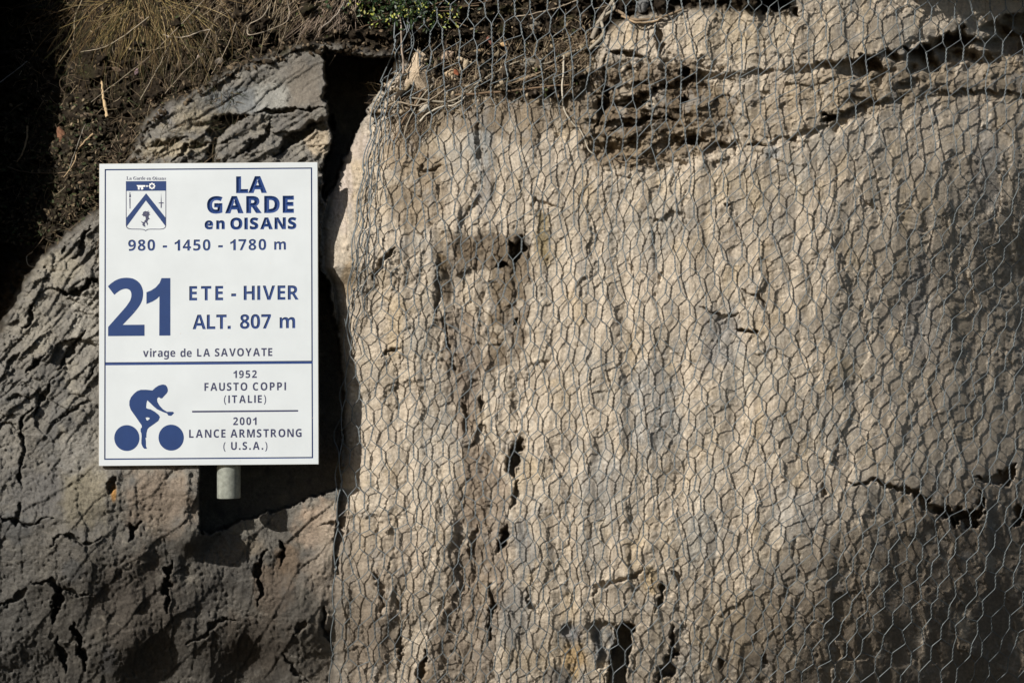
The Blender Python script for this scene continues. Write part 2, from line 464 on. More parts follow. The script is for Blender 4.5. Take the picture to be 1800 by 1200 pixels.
def crack(pts, width, depth, side=0.0):
    """an open joint; side > 0 lifts the rock on its upper/left side so that it overhangs"""
    global D
    x0, x1 = min(p[0] for p in pts) - 50, max(p[0] for p in pts) + 50
    y0, y1 = min(p[1] for p in pts) - 50, max(p[1] for p in pts) + 50
    i0, i1 = np.searchsorted(gx, (x0, x1)); j0, j1 = np.searchsorted(gy, (y0, y1))
    if i1 <= i0 or j1 <= j0: return
    sl = (slice(j0, j1), slice(i0, i1))
    d, t = seg_dist(CX[sl], CY[sl], pts)
    taper = np.clip(2.6 * np.minimum(t, 1 - t) + 0.06, 0, 1)
    w = width * taper * np.clip(1 + 1.1 * noise(X[sl] / 17, Y[sl] / 17, 90) + 0.5 * noise(X[sl] / 6, Y[sl] / 6, 91), 0.12, 2.0)
    k = 1 - sstep(w * 0.35, w * 0.75 + 1.0, d)
    D[sl] = D[sl] + depth * k * (0.4 + 0.6 * taper)
    if side:
        D[sl] = D[sl] - side * np.exp(-(d / (width * 2.5)) ** 2) * (1 - k)

# recess behind and under the sign
carve([(352, 600), (350, 760), (351, 938), (372, 936), (430, 915), (497, 894), (556, 872), (598, 856), (606, 700), (596, 600), (580, 500),
       (560, 470), (548, 400), (540, 330), (400, 320)], 0, 5, WX * 0.5 + X * 0.5 + 5 * w3 + 3 * w5, WY * 0.6 + Y * 0.4 + 6 * w4 + 5 * w6, absolute=245)
# lip notch under the post shadow
# crevice between the ledge and the slab
carve([(573, 84), (600, 94), (650, 99), (700, 104), (690, 136), (655, 170), (641, 214), (612, 262), (592, 318), (574, 352), (566, 330), (566, 292), (586, 240),
       (573, 205), (570, 140)], 0, 7, absolute=330)
# dark hollows in the overhanging ledge above the sign
carve([(372, 206), (402, 199), (440, 203), (410, 222), (385, 240), (380, 282), (366, 285), (372, 245), (362, 232)], 60, 6)
carve([(484, 276), (500, 246), (545, 212), (585, 203), (588, 222), (550, 230), (520, 256), (500, 272)], 55, 6)
crack([(440, 198), (475, 196), (520, 190), (570, 192)], 5, 22, 6)
crack([(250, 262), (290, 250), (330, 246)], 6, 18, 4)
crack([(300, 284), (330, 262), (372, 250)], 5, 18, 3)
crack([(420, 270), (450, 256), (470, 235), (478, 205)], 6, 24, 4)
crack([(395, 283), (430, 262), (455, 243)], 5, 18)
crack([(265, 210), (250, 240), (262, 262)], 6, 18)
crack([(330, 225), (360, 215), (400, 205)], 5, 14)
# left rock
for pts, w, d, s in [
    ([(92, 508), (118, 514), (140, 512), (152, 496), (172, 492)], 8, 34, 9), ([(34, 578), (48, 574), (52, 548), (60, 530)], 6, 26, 4),
    ([(46, 656), (58, 640), (78, 618)], 8, 26, 4), ([(8, 656), (22, 640), (34, 620)], 6, 18, 3), ([(104, 655), (118, 625), (150, 583)], 8, 26, 4),
    ([(60, 735), (72, 700), (98, 660)], 7, 22, 3), ([(152, 672), (160, 655), (170, 640)], 5, 20, 0), ([(42, 810), (42, 770), (38, 735), (60, 715)], 5, 26, 3),
    ([(130, 455), (146, 440), (150, 415), (160, 400)], 7, 26, 4), ([(108, 445), (116, 430)], 5, 18, 0), ([(74, 490), (80, 470)], 5, 16, 0), 
    ([(95, 740), (130, 720), (168, 700)], 5, 14, 3), ([(10, 700), (30, 690), (50, 700)], 7, 16, 3), ([(0, 752), (20, 745), (35, 755)], 5, 14, 0),
    ([(38, 800), (36, 830), (40, 850)], 6, 26, 0), ([(0, 910), (24, 914), (42, 926), (62, 920), (90, 908)], 5, 22, 4), ([(28, 920), (33, 895), (35, 880)], 4, 16, 0),
    ([(88, 962), (104, 942), (122, 940), (148, 954), (182, 946)], 4, 20, 4), 
    ([(108, 1028), (104, 1050), (94, 1075), (89, 1102)], 10, 50, 4), ([(131, 1092), (138, 1120), (145, 1150), (150, 1182)], 11, 50, 4),
    ([(100, 1120), (106, 1150), (116, 1185)], 8, 34, 3), ([(58, 1026), (90, 1022), (120, 1040), (162, 1042)], 6, 24, 6), ([(225, 955), (232, 932), (248, 915)], 9, 34, 4),
    ([(300, 985), (292, 1010), (295, 1050), (297, 1075)], 10, 34, 5), 
    ([(472, 962), (455, 985), (450, 1012), (456, 1040), (452, 1060)], 7, 34, 4), ([(497, 950), (498, 970), (494, 1002)], 5, 40, 0),
    ([(569, 1062), (573, 1100), (586, 1136)], 8, 34, 3), ([(515, 1120), (540, 1090)], 6, 18, 3), ([(330, 1130), (365, 1115), (380, 1095), (420, 1090)], 7, 20, 4),
    ([(500, 1150), (520, 1180), (545, 1200)], 5, 18, 0),
    ([(0, 1065), (30, 1055), (48, 1035)], 6, 18, 5), ([(195, 870), (198, 850), (200, 835)], 8, 26, 0), 
    ([(560, 925), (590, 922), (610, 930)], 4, 14, 3), ([(585, 1000), (594, 985), (592, 1010)], 6, 22, 0)]:
    crack(pts, w, d, s)
# slab
for pts, w, d, s in [
    ([(697, 430), (680, 450), (656, 494)], 8, 22, 4), ([(912, 765), (910, 790), (903, 815), (898, 842)], 13, 80, 3), ([(906, 842), (904, 870), (900, 895)], 6, 30, 0),
    ([(888, 925), (884, 945), (876, 972)], 13, 70, 3), ([(862, 1020), (863, 1060), (860, 1100), (862, 1128)], 8, 40, 2), ([(836, 920), (832, 960), (834, 985)], 7, 24, 0),
    ([(746, 1140), (742, 1170), (740, 1215)], 9, 50, 2), ([(700, 1100), (706, 1140), (704, 1180)], 6, 30, 0), ([(1161, 1018), (1159, 1040), (1156, 1075)], 8, 50, 2),
    ([(1186, 1100), (1182, 1130), (1176, 1165), (1158, 1190), (1150, 1230)], 12, 80, 2), ([(1180, 1000), (1195, 1010), (1190, 1035)], 5, 20, 2),
    ([(1490, 846), (1530, 848), (1562, 852), (1605, 868), (1640, 894), (1668, 903), (1700, 910), (1722, 905)], 9, 44, 7),
    ([(1640, 892), (1672, 902), (1705, 912), (1724, 900), (1720, 868)], 17, 90, 4), ([(1720, 842), (1750, 843), (1775, 830), (1782, 812)], 14, 80, 4),
    ([(1785, 890), (1792, 905), (1786, 922)], 16, 70, 3), ([(1270, 362), (1285, 358)], 5, 20, 3), ([(1312, 258), (1330, 257), (1352, 254)], 5, 18, 5),
    ([(1443, 214), (1458, 207), (1476, 202)], 12, 55, 5), ([(1198, 252), (1215, 246), (1240, 250)], 13, 50, 3), ([(1200, 118), (1206, 135)], 14, 50, 0),
    ([(1198, 172), (1212, 176)], 12, 45, 0), ([(1322, 20), (1345, 10), (1392, 8)], 20, 60, 3), ([(1396, 16), (1404, 28)], 9, 34, 0),
    ([(1000, 372), (940, 350), (930, 380)], 4, 10, 0), ([(730, 296), (780, 292)], 4, 10, 2), ([(845, 175), (838, 215), (842, 262), (850, 330)], 7, 12, 0),
    ([(1062, 100), (1066, 150), (1058, 200), (1045, 240)], 10, 34, 5), ([(1085, 190), (1120, 182), (1150, 178)], 7, 28, 5), ([(1060, 92), (1100, 97), (1140, 100)], 7, 28, 5),
    ([(1152, 45), (1160, 80), (1158, 100)], 10, 26, 4), ([(1075, 232), (1110, 218), (1150, 205), (1190, 210)], 7, 26, 6), ([(870, 470), (885, 462), (898, 468)], 9, 40, 0),
    ([(672, 627), (690, 618), (708, 610)], 5, 16, 4), ([(700, 1050), (705, 1075)], 5, 18, 0), ([(845, 700), (846, 722)], 7, 30, 0), ([(795, 640), (802, 655)], 6, 18, 0),
    ([(1450, 850), (1446, 870)], 6, 22, 0), ([(1130, 1000), (1118, 1010), (1060, 1030), (1040, 1050)], 6, 16, 5), ([(1268, 1150), (1266, 1175)], 8, 40, 0),
    ([(1340, 1150), (1352, 1170)], 6, 26, 0), ([(1230, 540), (1262, 555), (1300, 550)], 5, 13, 3), ([(1310, 510), (1335, 520), (1348, 545)], 6, 16, 3),
    ([(930, 1030), (935, 1060), (950, 1085)], 6, 18, 2), ([(660, 1000), (672, 1040), (668, 1080)], 6, 14, 3), ([(1105, 455), (1115, 480)], 4, 9, 0),
    ([(1165, 470), (1160, 500)], 4, 9, 0), ([(940, 120), (960, 200), (1010, 290)], 4, 5, 0), ([(770, 470), (772, 520), (766, 560)], 6, 14, 3), ([(775, 560), (790, 600), (800, 640)], 5, 12, 3),
    ([(815, 690), (820, 730), (812, 780)], 6, 16, 3), ([(1210, 330), (1200, 360), (1216, 400)], 4, 7, 0), ([(1500, 300), (1520, 360), (1560, 380)], 4, 6, 0)]:
    crack(pts, w, d, s)
carve([(895, 425), (908, 428), (920, 420), (926, 440), (915, 455), (905, 462), (896, 452)], 60, 5)
carve([(902, 562), (912, 560), (910, 572), (902, 573)], 40, 3)
carve([(1293, 577), (1330, 582), (1328, 586), (1303, 586)], 34, 3)
carve([(1082, 1098), (1096, 1092), (1112, 1102), (1110, 1130), (1104, 1165), (1108, 1240), (1070, 1240), (1066, 1190), (1074, 1150), (1082, 1120)], 0, 5, absolute=330)
carve([(1040, 1090), (1082, 1092), (1080, 1130), (1066, 1180), (1046, 1180), (1052, 1140), (1040, 1120)], 22, 10)
carve([(985, 1100), (1008, 1088), (1012, 1110), (990, 1115)], 12, 8)
# strata notches crossing the upper right: the rock above each hangs over the hollow below
def notch(top, bot, depth):
    global D
    a = interp(X, [p[0] for p in top], [p[1] for p in top]); b = interp(X, [p[0] for p in bot], [p[1] for p in bot])
    b = np.maximum(b, a + 2)
    amp = interp(X, [p[0] for p in top], [p[2] for p in top])
    yy = WY + 9 * w3 + 8 * w5
    amp = amp * np.clip(0.75 + 1.5 * noise(X / 70, Y / 60, 95) + 0.9 * noise(X / 24, Y / 20, 96), 0.0, 1.25)
    k = sstep(-1.5, 3.5, yy - a) * (1 - sstep(0.15, 1.0, (yy - a) / (b - a)))
    D = D + depth * k * amp
    D = D - 0.10 * depth * amp * np.exp(-np.clip(a - yy, 0, None) / 30.0) * (yy < a)
notch([(1040, 185, 0), (1120, 168, .3), (1210, 132, .22), (1300, 122, .12), (1430, 112, .14), (1500, 100, .4), (1570, 92, 1), (1640, 72, 1), (1700, 45, 1), (1800, 22, 1), (1990, -30, 1)],
      [(1040, 200), (1120, 210), (1210, 200), (1300, 168), (1430, 145), (1500, 160), (1570, 172), (1640, 160), (1700, 150), (1800, 140), (1990, 110)], 95)
notch([(1000, 260, 0), (1150, 240, .3), (1290, 252, .32), (1350, 248, .22), (1440, 222, .42), (1480, 200, .5), (1530, 178, .3), (1600, 160, .16), (1700, 160, .18), (1800, 162, .22), (1990, 165, .2)],
      [(1000, 290), (1150, 285), (1290, 275), (1350, 268), (1440, 245), (1480, 232), (1530, 215), (1600, 185), (1700, 182), (1800, 190), (1990, 195)], 55)
# never let the rock reach through the sign
near_sign = (X > 160) & (X < 570) & (Y > 278) & (Y < 826)
D = np.where(near_sign, np.maximum(D, 10.0 + 0.12 * np.clip(D, 0, 80)), D)

# --- colour of the stone, with light falloff painted in towards the lower corners
def mixc(c, k, col):
    return c * (1 - k[..., None]) + np.array(col)[None, None, :] * k[..., None]
def blotch(s, sx, sy, a, b): return sstep(a, b, fbm(X / sx, Y / sy, 4, s))
C = np.zeros(X.shape + (3,)) + np.array([0.47, 0.405, 0.325])
C = mixc(C, blotch(100, 90, 160, 0.0, 0.5) * 0.8, [0.33, 0.31, 0.275])          # greyer drifts
C = mixc(C, blotch(104, 60, 100, 0.05, 0.5) * 0.6, [0.43, 0.34, 0.22])          # ochre drifts
C = mixc(C, blotch(108, 14, 22, 0.1, 0.6) * 0.35, [0.30, 0.245, 0.175])
C = mixc(C, blotch(115, 9, 120, 0.1, 0.55) * 0.45, [0.31, 0.27, 0.215])
C = mixc(C, blotch(118, 12, 150, 0.15, 0.6) * 0.5, [0.50, 0.44, 0.35])
C = mixc(C, blotch(112, 30, 60, 0.22, 0.55) * 0.5, [0.47, 0.42, 0.34])
SPOTN = [fbm(X / 22, Y / 30, 4, 120 + 9 * q) for q in range(3)]
def spots(arr, rows):
    for cx, cy, rx, ry, col, a in rows:
        i0, i1 = np.searchsorted(gx, (cx - 1.6 * rx, cx + 1.6 * rx)); j0, j1 = np.searchsorted(gy, (cy - 1.6 * ry, cy + 1.6 * ry))
        s_ = (slice(j0, j1), slice(i0, i1))
        r = np.hypot((X[s_] - cx) / rx, (Y[s_] - cy) / ry) + 0.6 * SPOTN[int(cx) % 3][s_]
        k = ((1 - sstep(0.45, 1.1, r)) * a)[..., None]
        arr[s_] = arr[s_] * (1 - k) + np.array(col) * k
spots(C, [
    (1150, 720, 60, 110, (0.33, 0.325, 0.31), .8), (1270, 600, 48, 80, (0.29, 0.28, 0.27), .75), (845, 240, 26, 80, (0.24, 0.25, 0.25), .85), (850, 330, 16, 60, (0.27, 0.27, 0.27), .7),
    (700, 330, 90, 60, (0.42, 0.35, 0.26), .6), (1410, 900, 70, 60, (0.36, 0.35, 0.33), .6), (1230, 940, 50, 60, (0.40, 0.385, 0.35), .7), (1620, 560, 40, 120, (0.27, 0.26, 0.25), .7),
    (1360, 268, 22, 14, (0.33, 0.34, 0.34), .8), (1735, 300, 30, 120, (0.25, 0.25, 0.25), .6), (1060, 850, 40, 90, (0.37, 0.36, 0.34), .6), (920, 960, 24, 60, (0.24, 0.24, 0.235), .8),
    (905, 1080, 40, 80, (0.27, 0.26, 0.245), .8), (1330, 660, 70, 50, (0.42, 0.38, 0.31), .5), (600, 330, 26, 70, (0.44, 0.38, 0.34), .9), (630, 260, 26, 40, (0.42, 0.36, 0.32), .7),
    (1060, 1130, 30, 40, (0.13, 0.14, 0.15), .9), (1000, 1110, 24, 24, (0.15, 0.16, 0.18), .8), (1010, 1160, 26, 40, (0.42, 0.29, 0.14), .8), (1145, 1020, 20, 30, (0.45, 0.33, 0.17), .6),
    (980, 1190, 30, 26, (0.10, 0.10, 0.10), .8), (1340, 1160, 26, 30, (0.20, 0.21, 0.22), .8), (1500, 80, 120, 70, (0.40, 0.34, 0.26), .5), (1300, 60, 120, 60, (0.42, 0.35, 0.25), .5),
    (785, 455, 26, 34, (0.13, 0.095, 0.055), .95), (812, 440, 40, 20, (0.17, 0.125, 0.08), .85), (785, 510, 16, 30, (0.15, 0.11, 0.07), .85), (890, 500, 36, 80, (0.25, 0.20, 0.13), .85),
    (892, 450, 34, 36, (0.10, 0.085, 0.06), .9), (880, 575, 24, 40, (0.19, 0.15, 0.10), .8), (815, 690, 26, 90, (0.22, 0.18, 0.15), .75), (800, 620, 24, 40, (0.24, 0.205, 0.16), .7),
    (840, 860, 50, 90, (0.25, 0.195, 0.14), .6), (850, 1000, 60, 100, (0.22, 0.175, 0.13), .5), (1350, 470, 14, 110, (0.30, 0.235, 0.16), .5), (700, 1000, 60, 120, (0.34, 0.28, 0.22), .5),
    (955, 420, 16, 50, (0.23, 0.18, 0.09), .8), (615, 490, 16, 50, (0.24, 0.18, 0.11), .8), (655, 1120, 60, 80, (0.20, 0.165, 0.13), .7), (1180, 180, 110, 60, (0.26, 0.205, 0.13), .7),
    (1100, 260, 80, 40, (0.26, 0.20, 0.125), .6), (700, 260, 60, 50, (0.36, 0.28, 0.19), .5), (760, 300, 36, 34, (0.29, 0.23, 0.155), .6), (1300, 330, 160, 40, (0.47, 0.39, 0.27), .4),
    (1560, 150, 130, 36, (0.16, 0.13, 0.09), .6), (1480, 1080, 200, 130, (0.24, 0.195, 0.15), .55), (1700, 1000, 160, 200, (0.20, 0.17, 0.14), .6), (1300, 1100, 90, 90, (0.33, 0.27, 0.19), .5)])
def stain_or_shade(pts, soft, col, a, s=0):
    global C
    k = sstep(-soft, soft, poly_sd(WX + 10 * w3, WY + 10 * w4, pts) + soft * 1.2 * fbm(X / 30, Y / 34, 3, 190 + s))
    C = mixc(C, k * a, col)
stain_or_shade([(700, 170), (860, 150), (1040, 120), (1200, 130), (1300, 170), (1290, 250), (1230, 275), (1120, 300), (1040, 290), (1010, 230), (960, 225), (930, 270), (860, 230), (760, 235), (700, 250)], 7, [0.18, 0.14, 0.095], .78, 0)
stain_or_shade([(1540, 110), (1800, 30), (1990, 50), (1900, 170), (1600, 185), (1480, 220), (1450, 215)], 10, [0.20, 0.16, 0.11], .7, 4)
stain_or_shade([(1290, 150), (1480, 120), (1560, 150), (1440, 215), (1300, 250)], 14, [0.33, 0.265, 0.185], .6, 5)
stain_or_shade([(1050, 130), (1220, 105), (1250, 150), (1180, 230), (1060, 240)], 6, [0.12, 0.09, 0.06], .8, 1)
stain_or_shade([(670, 250), (720, 235), (790, 300), (780, 380), (720, 420), (690, 380)], 7, [0.23, 0.18, 0.125], .65, 2)
stain_or_shade([(780, 420), (800, 410), (930, 410), (935, 520), (925, 600), (895, 640), (850, 660), (860, 560), (870, 470), (800, 480)], 5, [0.13, 0.10, 0.07], .8, 3)
stain_or_shade([(770, 560), (830, 540), (850, 640), (840, 760), (900, 860), (890, 1000), (860, 1200), (740, 1210), (790, 1000), (820, 850), (790, 700)], 9, [0.19, 0.15, 0.115], .68, 4)
stain_or_shade([(600, 900), (650, 920), (680, 1050), (700, 1230), (560, 1240), (560, 1000)], 30, [0.20, 0.165, 0.13], .6, 5)
stain_or_shade([(1420, 980), (1600, 860), (1990, 780), (1990, 1300), (1200, 1300), (1260, 1120)], 60, [0.20, 0.165, 0.125], .6, 6)  # these three paint light falloff into the colour at right and lower right
stain_or_shade([(1600, 400), (1990, 350), (1990, 800), (1640, 800)], 60, [0.28, 0.24, 0.19], .5, 7)
stain_or_shade([(1500, 1240), (1560, 980), (1700, 860), (1990, 840), (1990, 1340)], 110, [0.15, 0.125, 0.10], .5, 8)
# dark runs of dirt down the face, sharp at the edges
for s_, sx_, sy_, a_, b_, m_, c_ in [(520, 15, 210, 0.24, 0.34, .50, (0.24, 0.20, 0.155)), (524, 34, 260, 0.20, 0.28, .42, (0.31, 0.27, 0.225)), (528, 8, 90, 0.30, 0.42, .5, (0.22, 0.18, 0.14)),
                                   (532, 24, 40, 0.26, 0.34, .45, (0.27, 0.26, 0.245)), (536, 40, 70, 0.28, 0.34, .40, (0.53, 0.47, 0.385))]:
    C = mixc(C, sstep(a_, b_, fbm(X / sx_ + .25 * w3, Y / sy_, 4, s_)) * m_, c_)
C = mixc(C, np.clip(sstep(0.52, 0.68, pk - 0.25 * (1 - rough_zone)), 0, 1) * .5, (0.17, 0.135, 0.10))
# left rock colours
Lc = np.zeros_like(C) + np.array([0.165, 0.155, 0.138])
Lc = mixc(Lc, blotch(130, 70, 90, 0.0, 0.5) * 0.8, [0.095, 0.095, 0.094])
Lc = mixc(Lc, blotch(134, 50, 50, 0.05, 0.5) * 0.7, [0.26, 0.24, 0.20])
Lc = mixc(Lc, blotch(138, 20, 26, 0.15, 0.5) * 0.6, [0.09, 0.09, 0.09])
spots(Lc, [
    (535, 150, 44, 60, (0.17, 0.15, 0.125), .9), (420, 175, 70, 26, (0.15, 0.16, 0.165), .85), (300, 205, 32, 22, (0.17, 0.165, 0.165), .8), (340, 210, 60, 30, (0.34, 0.29, 0.20), .5),
    (480, 170, 36, 40, (0.30, 0.295, 0.27), .8), (560, 250, 30, 30, (0.40, 0.33, 0.24), .8), (300, 260, 70, 20, (0.36, 0.31, 0.22), .7), (150, 560, 40, 90, (0.33, 0.31, 0.27), .7),
    (110, 470, 40, 40, (0.32, 0.29, 0.23), .6), (60, 560, 60, 60, (0.27, 0.25, 0.21), .5), (70, 870, 70, 60, (0.125, 0.12, 0.115), .8), (150, 870, 50, 70, (0.20, 0.175, 0.12), .6),
    (280, 880, 80, 70, (0.22, 0.175, 0.135), .8), (400, 985, 60, 60, (0.17, 0.165, 0.155), .7), (440, 960, 30, 20, (0.26, 0.21, 0.15), .6), (480, 1030, 40, 60, (0.20, 0.125, 0.07), .6),
    (510, 980, 26, 40, (0.20, 0.13, 0.075), .7), (570, 920, 60, 50, (0.37, 0.285, 0.215), .9), (570, 1000, 50, 60, (0.30, 0.24, 0.19), .7), (240, 1080, 90, 130, (0.12, 0.095, 0.075), .7),
    (60, 1080, 80, 90, (0.15, 0.145, 0.13), .7), (450, 1130, 90, 70, (0.13, 0.095, 0.065), .7), (30, 930, 40, 30, (0.09, 0.095, 0.10), .7), (130, 1000, 26, 24, (0.10, 0.11, 0.12), .7),
    (190, 1160, 20, 30, (0.12, 0.13, 0.15), .7), (200, 868, 6, 16, (0.38, 0.20, 0.06), .9), (20, 690, 60, 60, (0.15, 0.145, 0.135), .6), (140, 790, 50, 50, (0.23, 0.22, 0.20), .6)])
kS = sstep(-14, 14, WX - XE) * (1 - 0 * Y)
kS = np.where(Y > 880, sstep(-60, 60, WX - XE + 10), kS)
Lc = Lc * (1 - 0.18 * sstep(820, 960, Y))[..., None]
low_dark = sstep(860, 1060, Y + 50 * w1) * 0.68 * sstep(640, 520, X)  # darker brown rock, plus light falloff painted in towards the lower left corner
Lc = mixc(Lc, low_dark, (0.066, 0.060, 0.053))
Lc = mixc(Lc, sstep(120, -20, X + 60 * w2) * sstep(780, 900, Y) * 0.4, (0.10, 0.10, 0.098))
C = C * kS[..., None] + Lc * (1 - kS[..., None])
# pale mineral veins
vn = 1 - sstep(0.0, 0.05, np.abs(fbm(X / 120, Y / 80, 4, 150)))
vn *= sstep(0.1, 0.5, fbm(X / 150, Y / 150, 2, 160))
C = mixc(C, vn * 0.22, (0.45, 0.41, 0.34))
# earth
Ec = np.zeros_like(C) + np.array([0.050, 0.037, 0.025])
Ec = mixc(Ec, blotch(170, 40, 30, 0.0, 0.5) * 0.8, [0.095, 0.072, 0.046])
Ec = mixc(Ec, blotch(174, 9, 8, 0.15, 0.5) * 0.7, [0.17, 0.135, 0.09])
Ec = mixc(Ec, blotch(178, 12, 10, 0.1, 0.45) * 0.8, [0.03, 0.024, 0.018])
Ec = mixc(Ec, blotch(182, 60, 40, 0.1, 0.5) * 0.6, [0.075, 0.072, 0.03])
Ec = 0.42 * Ec * (1 + 0.25 * sstep(560, 760, X) * sstep(1300, 1000, X))[..., None]
C = mixc(C, sstep(-16, 10, sdB + 10 * w3), (0, 0, 0)) + Ec * sstep(-16, 10, sdB + 10 * w3)[..., None]

# --- split the one surface where the photograph shows different masses
V = P_np(X, Y, D).reshape(-1, 3)
ny, nx = X.shape
idx = np.arange(ny * nx).reshape(ny, nx)
quads = np.stack([idx[:-1, :-1], idx[1:, :-1], idx[1:, 1:], idx[:-1, 1:]], axis=-1).reshape(-1, 4)
cid = np.where(sdB > 0, 2, np.where(np.where(Y > 880, X > XE + 10, X > XE - 6), 1, 0))
qid = cid[:-1, :-1].reshape(-1)
grit = 1 + (0.20 * noise(X / 4.6, Y / 5.0, 601) + 0.17 * noise(X / 2.6, Y / 2.6, 602)) * (1.1 + 0.8 * noise(X / 40, Y / 50, 603))
C = np.clip(C * grit[..., None], 0.008, 0.75)
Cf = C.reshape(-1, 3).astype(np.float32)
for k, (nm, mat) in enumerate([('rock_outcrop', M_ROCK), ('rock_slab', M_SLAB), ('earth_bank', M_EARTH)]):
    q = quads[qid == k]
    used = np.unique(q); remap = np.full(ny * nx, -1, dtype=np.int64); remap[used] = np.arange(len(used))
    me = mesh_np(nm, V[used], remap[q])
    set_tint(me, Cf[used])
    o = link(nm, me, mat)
    tag(o, kind='structure')
rock_blur = blur(D, 22)

def sample(field, px, py):
    i = np.clip((np.asarray(px) - gx[0]) / STEP, 0, nx - 1.001); j = np.clip((np.asarray(py) - gy[0]) / STEP, 0, ny - 1.001)
    i0 = i.astype(int); j0 = j.astype(int); fi = i - i0; fj = j - j0
    return (field[j0, i0] * (1 - fi) * (1 - fj) + field[j0, i0 + 1] * fi * (1 - fj) + field[j0 + 1, i0] * (1 - fi) * fj + field[j0 + 1, i0 + 1] * fi * fj)

# ------------------------------------------------------------------ the hexagonal rockfall net, one wire at a time
def minfilt(a, r):
    for ax in (0, 1):
        p = np.pad(a, [(r, r) if i == ax else (0, 0) for i in (0, 1)], mode='edge')
        out = None
        for k in range(2 * r + 1):
            s_ = p[k:k + a.shape[0], :] if ax == 0 else p[:, k:k + a.shape[1]]
            out = s_.copy() if out is None else np.minimum(out, s_)
        a = out
    return a
Dn = np.minimum(D, NET_BASE + 8.0)
net_d = np.minimum(blur(Dn, 18) - 12.0 - 11.0 * np.clip(fbm(X / 150, Y / 190, 3, 230) + 0.25, 0, 1), blur(minfilt(Dn, 4), 3) - 4.0)
net_d = net_d - 26 * sstep(1450, 1800, X) * sstep(820, 1150, Y) - 14 * sstep(1500, 1800, X) * sstep(600, 300, Y)
net_d = blur(net_d, 3)
net_x = [(-170, 712), (0, 703), (60, 697), (110, 688), (160, 668), (200, 656), (240, 650), (300, 640), (400, 626), (500, 616), (560, 612), (620, 617),
         (700, 607), (780, 601), (860, 600), (940, 592), (1060, 588), (1200, 583), (1360, 578)]
NY = [p[0] for p in net_x]; NX = [p[1] for p in net_x]
NC, NR, RH = 99, 46, 38.4
cc, rr = np.meshgrid(np.arange(NC + 1), np.arange(NR), indexing='ij')
XC = np.arange(0, 101, 1.0)
XA = np.concatenate([[0], np.cumsum(np.interp(np.cumsum(np.full(100, 13.9)), [0, 60, 180, 420, 560, 700, 860, 1300], [14.2, 14.0, 13.0, 12.7, 13.3, 14.6, 15.5, 15.7]))])
def net_pos(c, r):
    """photograph position of mesh column c, row r (both may be fractional)"""
    xa = np.interp(c, XC, XA)
    y = -155 + RH * r
    hi_ = 0.13 * xa + 0.02 * np.clip(xa - 700, 0, None)
    lo_ = 0.10 * np.minimum(xa, 260) + 0.02 * np.clip(xa - 260, 0, 330) + 0.17 * np.clip(xa - 590, 0, None)
    kk = sstep(150, 650, y)
    y = y - (hi_ * (1 - kk) + lo_ * kk)
    w = np.clip(c / 4.0, 0, 1)
    y = y + 11 * fbm(xa / 200, y / 260, 3, 201) * w
    x = np.interp(y, NY, NX) * 1.0
    x = x + xa + w * 13 * fbm(xa / 210 + 3, y / 240, 3, 205) + w * 8.0 * fbm(xa / 70, y / 110, 2, 208)
    return x, y
PXn, PYn = net_pos(cc.astype(float), rr.astype(float))
jx = RNG.normal(0, 1.9, PXn.shape); jy = RNG.normal(0, 2.0, PXn.shape)
PXn = PXn + jx * np.clip(cc / 2.0, 0, 1); PYn = PYn + jy
TWL = 10.8 + RNG.normal(0, 0.8, PXn.shape)               # half length of a twist
lean = RNG.normal(0, 1.3, PXn.shape)
WR = 0.86
net = empty('wire_net')
net.location = P(1150, 600, 60)
tag(net, 'galvanised hexagonal wire netting draped over the tan rock slab', 'netting')
net_o = np.array(net.location)
TURNS = 1.6
def wire_path(i):
    pts = []; rad = []
    for r in range(NR):
        c = i if (i + r) % 2 == 0 else i + 1
        if c < 0: c = None
        if c is None or c > NC:
            continue
        cx, cy, hl, ln = PXn[c, r], PYn[c, r], TWL[c, r], lean[c, r]
        ph = 0.0 if c == i else math.pi
        n = 9
        for k in range(n):
            t = k / (n - 1); a = ph + TURNS * 2 * math.pi * t + 0.5 * c
            x = cx + ln * (2 * t - 1) + 1.0 * math.cos(a); y = cy + (2 * t - 1) * hl
            pts.append((x, y, -1.0 * math.sin(a)))
            rad.append(WR)
        if r + 1 < NR:
            c2 = i if (i + r + 1) % 2 == 0 else i + 1
            if 0 <= c2 <= NC:
                ax, ay = cx + ln, cy + hl; bx, by = PXn[c2, r + 1] - lean[c2, r + 1], PYn[c2, r + 1] - TWL[c2, r + 1]
                for t in (0.16, 0.5, 0.84):
                    k = 0.5 - 0.5 * math.cos(math.pi * t) if i % 2 else t
                    pts.append((ax + (bx - ax) * (0.5 * t + 0.5 * k), ay + (by - ay) * t, 0.35 * math.sin(t * math.pi) * (1 if i % 3 else -1)))
                    rad.append(WR)
    return np.array(pts), np.array(rad)
for i in range(0, NC):
    p, rd = wire_path(i)
    keep = (p[:, 1] > -120) & (p[:, 1] < 1330)
    p = p[keep]; rd = rd[keep]
    d = sample(net_d, p[:, 0], p[:, 1]) + p[:, 2]
    v = P_np(p[:, 0], p[:, 1], d) - net_o
    vv, ff = tube_np(v, rd * S, 5)
    link('wire', mesh_np('wire', vv, ff), M_WIRE, net)
